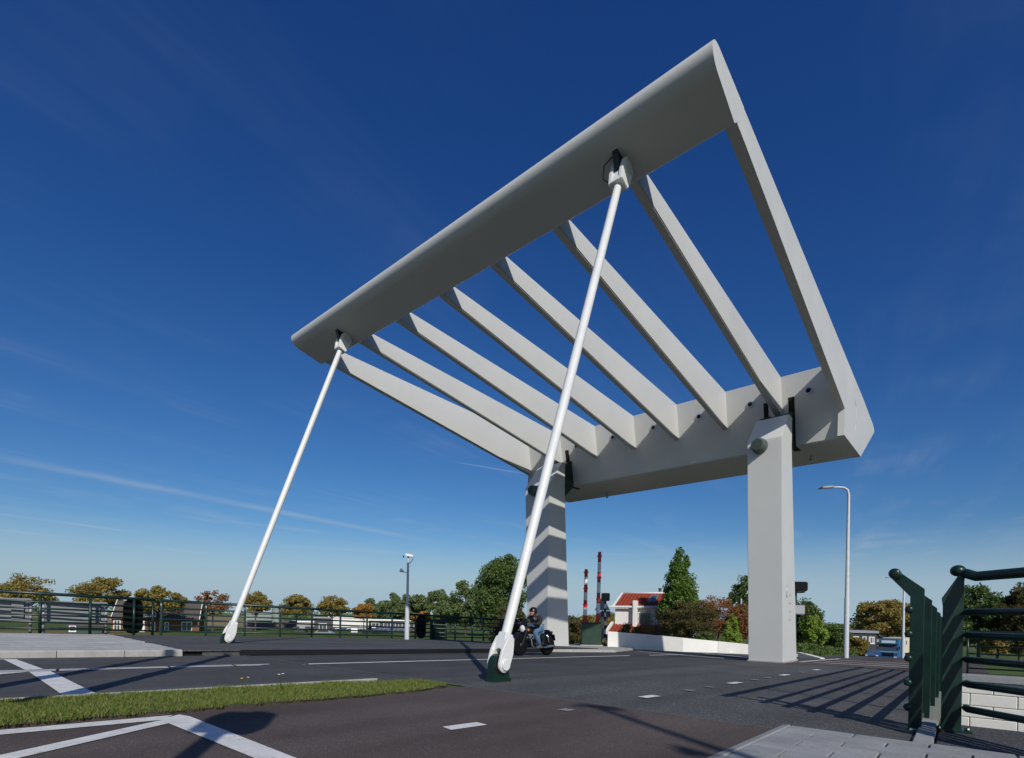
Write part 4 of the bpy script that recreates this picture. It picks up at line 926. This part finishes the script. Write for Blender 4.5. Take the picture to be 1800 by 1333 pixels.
for lab, u, vt, w, d, lm, n in (
    ('autumn tree at the far left edge above the grey screens', 52, 1008, 96, 100, 'autumn', 4200),
    ('wide autumn tree left of the black oval board', 178, 1016, 92, 103, 'autumn', 6500),
    ('rounded autumn tree over the brick house', 283, 1028, 86, 96, 'autumn', 6500),
    ('thin half bare autumn tree just left of the farther rod', 375, 1038, 70, 112, 'rust', 1700),
    ('autumn tree just right of the farther rod foot', 450, 1041, 58, 118, 'autumn', 5000),
    ('autumn tree behind the dark green shed', 522, 1046, 64, 122, 'autumn', 5000),
    ('autumn tree left of the white factory', 585, 1049, 62, 125, 'autumn', 5000),
    ('small round amber tree before the dark office block', 640, 1060, 44, 130, 'amber', 4200),
    ('small amber tree behind the far oval board', 741, 1075, 40, 128, 'amber', 3600),
    ('small amber tree right of the far oval board', 792, 1075, 50, 126, 'amber', 4000)):
    ptree('autumn_tree', lab, u, vt, w * .92, d, LF[lm], n, .40, group=row, shape='dome', low=.33, K=34, spread=.30)
grp = 'green trees behind the railing'
for lab, u, vt, w, d, lm, n, sz in (
    ('pale green poplar group left of the camera pole', 662, 1052, 70, 170, 'poplar', 5000, .7),
    ('poplar directly behind the camera pole', 698, 1041, 62, 160, 'poplar', 6000, .65),
    ('poplar just right of the camera pole', 736, 1044, 56, 160, 'poplar', 6000, .65),
    ('tall poplar left of the big dark tree', 780, 1030, 66, 120, 'poplar', 7000, .5),
    ('tallest pale poplar beside the big dark tree', 820, 1019, 80, 112, 'poplar', 9000, .48),
    ('lower poplar in front of the big dark tree', 852, 1040, 50, 108, 'poplar', 6000, .45)):
    ptree('poplar_tree', lab, u, vt, w, d, LF[lm], n, sz, group=grp, shape='round', low=.12, K=44, spread=.26)
ptree('broadleaf_tree', 'big dark green tree left of the striped pylon behind the near rod', 886, 972, 122, 60, LF['green'], 20000, .26, low=.12, K=70, spread=.24)
ptree('broadleaf_tree', 'low green shrub tree under the big dark tree by the motorcycle', 905, 1065, 90, 45, LF['olive'], 8000, .2, low=.05, K=40)
for lab, u, vt, w, d in (('yellowing bush left behind the barrier cabinet', 1006, 1085, 60, 70), ('yellowing bush between the two booms', 1040, 1078, 70, 75), ('olive bush between the signal post and the white house', 1066, 1074, 60, 66)):
    ptree('garden_shrub', lab, u, vt, w, d, LF['autumn' if u > 1030 else 'olive'], 6000, .3, cat='shrub', group='bushes behind the barrier', low=.05, K=40, zb=-3.0)
ptree('conifer_tree', 'tall dark green conifer rising at the right end of the white house', 1196, 952, 100, 40.5, LF['conifer'], 30000, .17, shape='cone', low=.12, K=150, spread=.17, zb=-2.2)
ptree('garden_shrub', 'large olive brown bush in front of the conifer', 1212, 1053, 108, 38, LF['olive'], 15000, .10, cat='shrub', group='garden plants behind the white wall', low=.1, K=70, spread=.24, zb=-1.4, trunks=5)
ptree('garden_shrub', 'sparse reddish bush before the white house window', 1150, 1066, 50, 31, LF['rust'], 700, .09, cat='shrub', group='garden plants behind the white wall', low=.1, K=36, zb=-1.4, trunks=3)
ptree('garden_shrub', 'rust orange half bare shrub between conifer and right pylon', 1255, 1046, 90, 39, LF['rust'], 5200, .12, cat='shrub', group='garden plants behind the white wall', low=.25, K=60, zb=-1.4, trunks=4)
ptree('garden_shrub', 'bright orange shrub close to the right pylon', 1300, 1058, 56, 38, LF['rust'], 4200, .12, cat='shrub', group='garden plants behind the white wall', low=.2, K=44, zb=-1.4, trunks=3)
ptree('broadleaf_tree', 'grey green birch partly hidden by the right pylon', 1310, 1002, 66, 42, LF['green'], 8000, .15, low=.2, K=60, spread=.2, zb=-1.8)
ptree('garden_shrub', 'bright lime green dwarf conifer at the end of the white wall', 1287, 1078, 46, 29.5, LF['lime'], 9000, .075, cat='shrub', group='garden plants behind the white wall', shape='cone', low=.02, K=60, spread=.2, zb=-.95)
for k, (lab, u, lm) in enumerate((('dark low shrub along the wall below the house', 1108, 'green'), ('red low shrub along the wall', 1135, 'rust'), ('dark shrub along the wall beside the bush', 1165, 'olive'), ('low dark shrub along the wall under the orange shrub', 1240, 'green'))):
    ptree('garden_shrub', lab, u, 1094 + k * 4, 46, 30, LF[lm], 2600, .09, cat='shrub', group='garden plants behind the white wall', low=.05, K=26, zb=-1.2)
ptree('broadleaf_tree', 'dense green tree directly right of the right pylon', 1412, 1055, 66, 42, LF['green'], 11000, .17, low=.06, K=60)
ptree('garden_shrub', 'yellow green shrub right of the right pylon', 1432, 1082, 44, 38, LF['lime'], 5000, .13, cat='shrub', group='garden plants right of the pylon', low=.06, K=36)
ptree('broadleaf_tree', 'small round green tree behind the hedge left of the lamp', 1462, 1100, 66, 44, LF['green'], 8000, .16, low=.3, K=50)
ptree('broadleaf_tree', 'low dark garden tree left of the flat roofed house', 1474, 1102, 40, 60, LF['green'], 6000, .2, low=.1, K=40)
ptree('garden_shrub', 'autumn hedge bush before the flat roofed house', 1506, 1119, 40, 58, LF['autumn'], 6000, .17, cat='shrub', group='garden plants right of the pylon', low=.05, K=36)
ptree('broadleaf_tree', 'wide dome shaped autumn tree above the blue truck', 1560, 1056, 122, 92, LF['autumn'], 16000, .36, shape='dome', low=.26, K=70, spread=.26)
for lab, u, vt, w, d in (('bushy green yellow tree seen through the corner railing', 1722, 1022, 110, 40), ('taller tree at the right picture edge behind the railing', 1795, 1030, 90, 38)):
    ptree('broadleaf_tree', lab, u, vt, w, d, LF['olive' if u > 1750 else 'green'], 13000, .17, low=.14, K=70, spread=.22)
ptree('broadleaf_tree', 'second yellowish tree behind the corner railing', 1755, 1052, 80, 44, LF['autumn'], 7000, .2, low=.14, K=50, spread=.22)
# clipped hedge beside the road
hb = [gp(1402, 1156), dp(1500, 1157, 40)]
hg = thing('hedge', 'low clipped green hedge along the road right of the right pylon', 'hedge', (hb[0].x, hb[0].y, hb[0].z))
a, b_ = Vector((0, 0, 0)), hb[1] - hb[0]
g_ = np.random.default_rng(5); tt = g_.random(7000); P = np.array([a.lerp(b_, q) for q in tt]) + np.c_[g_.uniform(-.3, .3, 7000), g_.uniform(0, .8, 7000), g_.uniform(0, .62, 7000)]
V, F = leaves(P, .11, 9); o = bpy.data.objects.new('foliage', npmesh('foliage', V, F, LF['green'])); col.objects.link(o); o.parent = hg
# far tree line on the horizon
Pp = []
g_ = np.random.default_rng(21)
for i in range(150):
    a_ = R(62) + i / 149 * R(140); dd = 700 + 120 * math.sin(i * 1.7); hh = 4 + 6 * g_.random()
    c = np.array([math.cos(a_) * dd, math.sin(a_) * dd, -5.5 + hh * .5]); Pp.append(c + g_.normal(size=(130, 3)) * np.array([11, 11, hh * .28]))
V, F = leaves(np.concatenate(Pp), 3.0, 4); o = link('distant_tree_line', npmesh('distant_tree_line', V, F, LF['poplar'])); o['kind'] = 'stuff'; tag(o, 'hazy far tree line along the flat horizon', 'trees')

# ------------------------------------------------------------------ white retaining wall
wl = [(1068, 1140, 1110), (1130, 1142.5, 1115), (1200, 1146, 1121.5), (1262, 1148, 1127.5), (1316, 1150.5, 1133), (1360, 1153, 1140), (1403, 1155.5, 1147), (1442, 1158.5, 1157)]
wt = thing('retaining_wall', 'long white garden wall sloping down behind the right pylon', 'wall', tuple(gp(1068, 1140)))
pb_ = [gp(u, v) for u, v, _ in wl]
ht = [(v - w) / FPX * (p - CAM).dot(FW) for (u, v, w), p in zip(wl, pb_)]
for i in range(len(wl) - 1):
    p, q = pb_[i], pb_[i + 1]; nrm = Vector((-(q - p).y, (q - p).x, 0)).normalized() * .22
    e = (q - p).normalized() * .006 if i in (2, 3, 5) else Vector((0, 0, 0))
    m = MB(); vs = []
    for (c, h_) in ((p + e, ht[i]), (q - e, ht[i + 1])):
        vs += [c - Vector((0, 0, .15)), c + Vector((0, 0, h_)), c + nrm + Vector((0, 0, h_)), c + nrm - Vector((0, 0, .15))]
    m.add(vs, [(0, 1, 2, 3), (4, 5, 6, 7), (0, 1, 5, 4), (1, 2, 6, 5), (2, 3, 7, 6), (0, 3, 7, 4)]); m.build('wall_panel', MT['wallwhite'], wt)

# ------------------------------------------------------------------ houses
def corrug(w, l, step=.30, rows=9, amp=.045):
    V = []; nx = int(w / step * 4) + 1; ny = rows * 2
    for j in range(rows):
        for e in (0, 1):
            for i in range(nx): V.append((w * i / (nx - 1), l * (j + e) / rows, amp * math.cos(2 * math.pi * (w * i / (nx - 1)) / step) + (.05 if e == 0 else 0)))
    F = [(j * nx + i, j * nx + i + 1, (j + 1) * nx + i + 1, (j + 1) * nx + i) for j in range(ny - 1) for i in range(nx - 1)]
    return V, F
def roofplane(name, parent, m, w, x0, p_low, p_high, **kw):     # p = (y, z) of eaves and ridge in the house's coordinates
    l = math.hypot(p_high[0] - p_low[0], p_high[1] - p_low[1]); ey, ez = (p_high[0] - p_low[0]) / l, (p_high[1] - p_low[1]) / l
    V, F = corrug(w, l, **kw); mb = MB(); mb.add([(x0 + x, p_low[0] + y * ey - z * ez, p_low[1] + y * ez + z * abs(ey)) for x, y, z in V], F, True)
    return kid(name, mb, m, parent)
def window(parent, x0, x1, z0, z1, y, fm='frame', cols=1, rows=1, fw=.08):
    f = MB(); f.span((x0, y - .06, z0), (x0 + fw, y + .02, z1)); f.span((x1 - fw, y - .06, z0), (x1, y + .02, z1)); f.span((x0 + fw, y - .06, z1 - fw), (x1 - fw, y + .02, z1)); f.span((x0 + fw, y - .06, z0), (x1 - fw, y + .02, z0 + fw))
    for c in range(1, cols): xx = x0 + (x1 - x0) * c / cols; f.span((xx - fw * .35, y - .055, z0 + fw), (xx + fw * .35, y + .02, z1 - fw))
    for r in range(1, rows): zz = z0 + (z1 - z0) * r / rows; f.span((x0 + fw, y - .05, zz - fw * .3), (x1 - fw, y + .02, zz + fw * .3))
    w = kid('window', f, MT[fm], parent); kid('pane', MB().span((x0 + fw * .8, y - .02, z0 + fw * .8), (x1 - fw * .8, y - .005, z1 - fw * .8)), MT['glass'], w); kid('sill', MB().span((x0 - .06, y - .12, z0 - .07), (x1 + .06, y + .01, z0 - .003)), MT[fm], w); return w
def at_house(u, d): p = dp(u, 1100, d); return p
d = 45.0; hp = at_house(1080, d); s = FPX / d
hz_ = lambda v, u=1130: CAMH + ((1085.852 + .017 * (u - 900)) - v) / s
H = thing('white_house', 'white rendered house with red tiled roof and skylight behind the garden wall', 'house', (hp.x, hp.y, 0), YAW - .42)
W_ = 6.3; ze, zt = hz_(1067), hz_(1044)
kid('wall', MB().prism([(0, -3.4), (6.2, -3.4), (6.2, ze), (3.1, zt - .1), (0, ze)], 0, 0.05, W_), MT['wallwhite'], H)
rf = roofplane('roof', H, MT['tile'], W_ - .1, 0.1, (-.25, ze + .03), (3.1, zt + .12))
roofplane('roof', H, MT['tile'], W_ - .1, 0.1, (6.4, ze + .03), (3.1, zt + .12))
kid('ridge', MB().tube([(.0, 3.1, zt + .16), (W_ + .1, 3.1, zt + .16)], .10, 8), MT['frame'], H)
kid('verge_board', MB().prism([(-.35, ze - .1), (3.1, zt + .04), (3.1, zt + .24), (-.35, ze + .14)], 0, -.10, .08), MT['frame'], H)
kid('gutter', MB().box((W_ / 2 - .15, -.34, ze - .03), (W_ + .5, .16, .16)), MT['frame'], H, .02)
kid('chimney', MB().span((1.62, -.55, -3.4), (2.0, -.02, hz_(1057))), MT['wallwhite'], H, .04)
kid('flue', MB().tube([(3.3, 3.2, zt), (3.3, 3.2, zt + .55)], .12, 8).tube([(3.3, 3.2, zt + .5), (3.3, 3.2, zt + .6)], .16, 8), MT['charcoal'], H)
window(H, 2.12, 3.05, hz_(1099), hz_(1078), -.02, 'greyframe', 2)
sk = MB(); L_ = (3.35, zt - ze)
def onroof(x, f, o_=0): return (x, -.25 + f * 3.35 - o_ * .4, ze + .03 + f * (zt + .09 - ze) + o_)
for x0, x1, f0, f1, o_, mm, nm in ((2.62, 3.25, .28, .80, .10, 'greyframe', 'skylight'),):
    a_ = [onroof(x0, f0, o_), onroof(x1, f0, o_), onroof(x1 + .1, f1, o_), onroof(x0 + .1, f1, o_)]; b2 = [(x, y + .15, z - .25) for x, y, z in a_]
    m = MB().add(a_ + b2, [(0, 1, 2, 3), (4, 5, 6, 7), (0, 1, 5, 4), (1, 2, 6, 5), (2, 3, 7, 6), (3, 0, 4, 7)]); skl = kid('skylight', m, MT['greyframe'], H)
    a_ = [onroof(x0 + .1, f0 + .08, o_ + .02), onroof(x1 - .06, f0 + .08, o_ + .02), onroof(x1 + .03, f1 - .08, o_ + .02), onroof(x0 + .18, f1 - .08, o_ + .02)]; kid('pane', MB().add(a_, [(0, 1, 2, 3)]), MT['glass'], skl)
roofplane('lean_to_roof', H, MT['tile'], W_ - .3, -.1, (-2.0, hz_(1112)), (-.05, hz_(1098)), rows=5)
kid('lean_to_wall', MB().span((-.05, -1.8, -3.4), (W_ - .3, -.05, hz_(1112) - .05)), MT['wallwhite'], H)
kid('lean_to_verge', MB().prism([(-2.15, hz_(1113) - .1), (-.02, hz_(1096)), (-.02, hz_(1094)), (-2.15, hz_(1110))], 0, -.30, -.06), MT['frame'], H)
# brick house on the left
d = 98.0; hp = at_house(196, d); s = FPX / d; hz_ = lambda v, u=260: CAMH + ((1085.852 + .017 * (u - 900)) - v) / s
zg = polder(hp.x, hp.y)
B = thing('brick_house', 'brown brick house with grey roof behind the left railing', 'house', (hp.x, hp.y, 0), YAW + .42)
W_ = 14.2; ze, zt = hz_(1088), hz_(1056)
kid('wall', MB().prism([(0, zg - .5), (8, zg - .5), (8, ze), (4, zt - .15), (0, ze)], 0, 0, W_), MT['brick'], B)
roofplane('roof', B, MT['slate'], W_ + .2, -.1, (-.35, ze - .1), (4, zt), step=.5, rows=12, amp=.03); roofplane('roof', B, MT['slate'], W_ + .2, -.1, (8.35, ze - .1), (4, zt), step=.5, rows=12, amp=.03)
for xx in (-.12, W_ + .02): kid('verge_board', MB().prism([(-.45, ze - .25), (4, zt + .02), (8.45, ze - .25), (8.45, ze + .05), (4, zt + .32), (-.45, ze + .05)], 0, xx, xx + .12), MT['frame'], B)
kid('gutter', MB().box((W_ / 2, -.42, ze - .08), (W_ + .3, .14, .12)), MT['charcoal'], B); kid('chimney', MB().box((3.2, 4.0, zt + .35), (.7, .7, 1.4)), MT['brick'], B)
for x0, x1, a_, b2, c in ((.3, 1.4, 1109, 1091, 2), (6.1, 6.9, 1109, 1094, 1), (8.4, 9.1, 1110, 1094, 1), (11.2, 13.0, 1110, 1093, 2)): window(B, x0, x1, hz_(a_), hz_(b2), -.02, 'frame', c, 2, .14)
kid('door', MB().span((4.2, -.05, zg), (5.2, .0, zg + 2.1)), MT['frame'], B)
dm = MB().prism([(-.1, ze + .3), (1.6, ze + .3), (1.6, ze + 1.5), (-.1, ze + 1.5)], 0, 5.2, 7.2); do = kid('dormer', dm, MT['slate'], B); window(do, 5.4, 7.0, ze + .4, ze + 1.35, -.12, 'frame', 2, 1, .12)
def shed(name, label, u0, u1, vt, vb, d, m, roofm=None, ridge=0, dy=6, rz=0.0, wins=(), cat='building', group=None):
    p = dp(u0, vb, d); s_ = FPX / d; w = (u1 - u0) / s_; h = (vb - vt) / s_
    t = thing(name, label, cat, (p.x, p.y, p.z), YAW + .8 * math.atan((900 - u0) / FPX) + rz, group)
    if ridge: kid('wall', MB().prism([(0, -1), (dy, -1), (dy, h - ridge), (dy / 2, h - .06), (0, h - ridge)], 0, 0, w), MT[m], t)
    else: kid('wall', MB().span((0, 0, -1), (w, dy, h)), MT[m], t)
    if roofm:
        if ridge:
            kid('roof', MB().add([(-.2, -.3, h - ridge - .1), (w + .2, -.3, h - ridge - .1), (w + .2, dy / 2, h), (-.2, dy / 2, h), (-.2, dy + .3, h - ridge - .1), (w + .2, dy + .3, h - ridge - .1)], [(0, 1, 2, 3), (3, 2, 5, 4)]), MT[roofm], t)
        else: kid('roof', MB().span((-.25, -.25, h), (w + .25, dy + .25, h + .35)), MT[roofm], t)
    for (a, b, c, e, mm, n) in wins: window(t, a * w, b * w, c * h, e * h, -.02, mm, n, 1, .12)
    return t
shed('garden_shed', 'small green shed under the grey screen left of the brick house', 118, 166, 1097, 1112, 88, 'darkshed', 'slate', .5, 4, wins=((.05, .25, .1, .8, 'frame', 1),))
shed('warehouse', 'pale green warehouse right of the farther rod', 430, 484, 1079, 1118, 135, 'palegreen', 'palegreen', 0, 12)
shed('barn', 'dark green barn with sloping roof in front of the pale warehouse', 432, 512, 1091, 1118, 122, 'darkshed', 'slate', 2.0, 9)
si = dp(486, 1116, 128); st = thing('silo', 'pale green round silo beside the dark green barn', 'silo', (si.x, si.y, si.z)); kid('tank', MB().tube([(0, 0, -1), (0, 0, 6.3)], 1.15, 20), MT['palegreen'], st); kid('cap', MB().lathe([(1.18, 6.3), (.6, 6.7), (.05, 6.8)], Matrix.Identity(4), 20), MT['palegreen'], st)
shed('workshop', 'grey workshop between the barn and the white factory', 512, 556, 1094, 1116, 140, 'panelgrey', 'frame', 0, 10, wins=((.1, .3, .2, .7, 'greyframe', 1), (.5, .9, .2, .7, 'greyframe', 2)))
shed('workshop', 'blue grey workshop with open door left of the white factory', 552, 578, 1087, 1116, 138, 'charcoal', 'panelgrey', 0, 10, wins=((.3, .8, .05, .7, 'frame', 2),))
shed('factory', 'long white factory hall behind the left railing', 578, 650, 1086, 1104, 150, 'wallwhite', 'frame', 0, 14)
shed('low_hall', 'low blue hall before the long white factory', 583, 646, 1103, 1116, 140, 'bluecl', None, 0, 6, wins=((.1, .25, .2, .9, 'frame', 1), (.4, .55, .2, .9, 'frame', 1), (.72, .92, .2, .9, 'frame', 2)))
shed('office_block', 'dark blue office block with white roof band left of the camera pole', 648, 738, 1091, 1116, 138, 'charcoal', 'frame', 0, 10, wins=((.05, .2, .5, .85, 'frame', 2), (.28, .42, .5, .85, 'frame', 2), (.5, .64, .5, .85, 'frame', 2), (.7, .95, .5, .85, 'frame', 3)))
shed('office_annex', 'blue annex before the dark office block', 660, 715, 1102, 1117, 130, 'bluecl', None, 0, 5, wins=((.1, .4, .3, .8, 'greyframe', 2), (.55, .9, .3, .8, 'greyframe', 2)))
shed('transformer_box', 'white transformer box before the blue factory front', 617, 628, 1103, 1119, 118, 'frame', 'panelgrey', 0, 1.5, cat='cabinet')
shed('flat_roof_house', 'grey brick house with flat roof right of the near street lamp', 1478, 1530, 1112, 1152, 82, 'charcoal', 'panelgrey', 0, 9, wins=((.35, .5, .55, .85, 'frame', 2), (.6, .72, .55, .85, 'frame', 1), (.78, .94, .55, .85, 'frame', 3)))
shed('roadside_shop', 'pale flat building with a sign board behind the blue truck', 1528, 1552, 1121, 1150, 100, 'panelgrey', 'charcoal', 0, 8, wins=((.1, .9, .5, .8, 'frame', 1),))
for u, lab in ((672, 'dark parked car nearest the camera pole'), (655, 'dark parked car by the blue annex'), (572, 'silver parked car before the workshop'), (530, 'dark parked car beside the barn')):
    p = dp(u, 1119, 112); zc = p.z
    t = thing('parked_car', lab, 'car', (p.x, p.y, zc), YAW, 'parked cars by the factory')
    kid('body', MB().prism([(-2.1, .3), (2.1, .3), (2.15, .75), (1.3, .9), (.8, 1.4), (-1.2, 1.42), (-1.9, .95), (-2.15, .85)], 1, -.85, .85), MT['carsilver' if 'silver' in lab else 'cardark'], t, .06)
    kid('window', MB().prism([(1.15, .93), (.75, 1.33), (-1.1, 1.35), (-1.6, .95)], 1, -.86, .86), MT['glass'], t)
    for xx in (-1.3, 1.35):
        for yy in (-.8, .8): kid('wheel', MB().lathe([(.31, -.1), (.31, .1)], Matrix.Translation((xx, yy, .31)) @ Matrix.Rotation(R(90), 4, 'X'), 14), MT['black'], t)

# ------------------------------------------------------------------ truck and car on the far road
d = 80.0; tp = dp(1560, 1160, d)
T = thing('truck', 'blue lorry with cream box body coming up the far road', 'truck', (tp.x, tp.y, tp.z), YAW - .62 - R(15))
# local: the front faces -y
kid('cab', MB().prism([(0, .35), (.0, 1.25), (.12, 1.35), (.32, 2.25), (.25, 2.35), (.45, 3.15), (2.1, 3.25), (2.1, .35)], 0, -1.27, 1.27), MT['truckblue'], T, .06)
kid('windscreen', MB().add([(-1.12, .10, 1.42), (1.12, .10, 1.42), (1.08, .285, 2.2), (-1.08, .285, 2.2)], [(0, 1, 2, 3)]), MT['glass'], T)
kid('sun_visor', MB().box((0, .16, 2.33), (2.3, .34, .13)), MT['blackgloss'], T); kid('roof_sign', MB().add([(-.9, .24, 2.55), (.9, .24, 2.55), (.9, .38, 2.95), (-.9, .38, 2.95)], [(0, 1, 2, 3)]), mat('sign_pale_blue', (.45, .60, .62), .4), T)
kid('stripe', MB().box((0, -.01, 1.22), (2.4, .04, .14)), mat('stripe_light_blue', (.22, .45, .60), .4), T)
kid('grille', MB().box((0, -.02, .80), (1.55, .06, .62)), MT['blackgloss'], T)
for k in range(3): kid('grille_bar', MB().box((0, -.06, .62 + k * .18), (1.5, .03, .03)), MT['darkmetal'], T)
kid('bumper', MB().box((0, .02, .36), (2.5, .25, .30)), MT['truckblue'], T, .03); kid('badge', MB().box((0, -.04, 1.05), (.9, .03, .05)), MT['chrome'], T)
for s_ in (1, -1):
    kid('headlight', MB().box((s_ * 1.02, -.1, .45), (.36, .06, .18)), MT['lamp'], T); kid('mirror', MB().box((s_ * 1.45, .1, 1.85), (.16, .12, .55)), MT['blackgloss'], T, .02)
    for yy in (1.0, 5.4, 6.6): kid('wheel', MB().lathe([(.48, -.15), (.5, 0), (.48, .15)], Matrix.Translation((s_ * 1.08, yy, .5)) @ Matrix.Rotation(R(90), 4, 'Y'), 18), MT['black'], T)
kid('box_body', MB().span((-1.27, 2.35, 1.0), (1.27, 8.2, 3.35)), MT['cream'], T, .03); kid('chassis', MB().span((-1.1, 1.5, .6), (1.1, 8.1, .98)), MT['truckblue'], T)
kid('box_emblem', MB().box((1.275, 4.4, 2.6), (.01, .5, .6)), MT['bluecl'], T)
d = 78.0; cp = dp(1532, 1160, d)
Cc = thing('car', 'blue car on the far road left of the truck', 'car', (cp.x, cp.y, cp.z), YAW - .62 - R(5))
kid('body', MB().prism([(0, .3), (0, .7), (.2, .82), (1.1, .95), (3.9, .98), (4.1, .85), (4.1, .3)], 0, -.88, .88), MT['carblue'], Cc, .07); kid('cabin', MB().prism([(1.0, .93), (1.75, 1.42), (3.2, 1.46), (3.9, .97)], 0, -.76, .76), MT['carblue'], Cc, .05)
kid('windscreen', MB().add([(-.68, 1.08, 1.0), (.68, 1.08, 1.0), (.62, 1.66, 1.38), (-.62, 1.66, 1.38)], [(0, 1, 2, 3)]), MT['glass'], Cc)
for s_ in (1, -1):
    kid('headlight', MB().box((s_ * .65, .0, .66), (.3, .06, .14)), MT['lamp'], Cc)
    for yy in (.75, 3.3): kid('wheel', MB().lathe([(.31, -.1), (.31, .1)], Matrix.Translation((s_ * .8, yy, .31)) @ Matrix.Rotation(R(90), 4, 'Y'), 14), MT['black'], Cc)
kid('grille', MB().box((0, -.01, .48), (1.1, .04, .2)), MT['black'], Cc)
ws = dp(1491, 1155, 60); S_ = thing('warning_sign', 'small triangular warning sign beside the near street lamp', 'road sign', (ws.x, ws.y, ws.z), YAW)
kid('post', MB().tube([(0, 0, 0), (0, 0, 2.0)], .035, 6), MT['polegrey'], S_); kid('triangle', MB().prism([(-.45, 1.1), (.45, 1.1), (0, 1.9)], 1, -.04, -.02), MT['red'], S_); kid('face', MB().prism([(-.3, 1.18), (.3, 1.18), (0, 1.72)], 1, -.05, -.041), MT['bwhite'], S_)
# dry field far left and its green edge
struct(MB().add([(x, y, polder(x, y) + .05) for x, y in ((-700, 40), (-150, 40), (-150, 75), (-700, 330))], [(0, 1, 2, 3)]).build('dry_field', MT['field'], recalc=False))
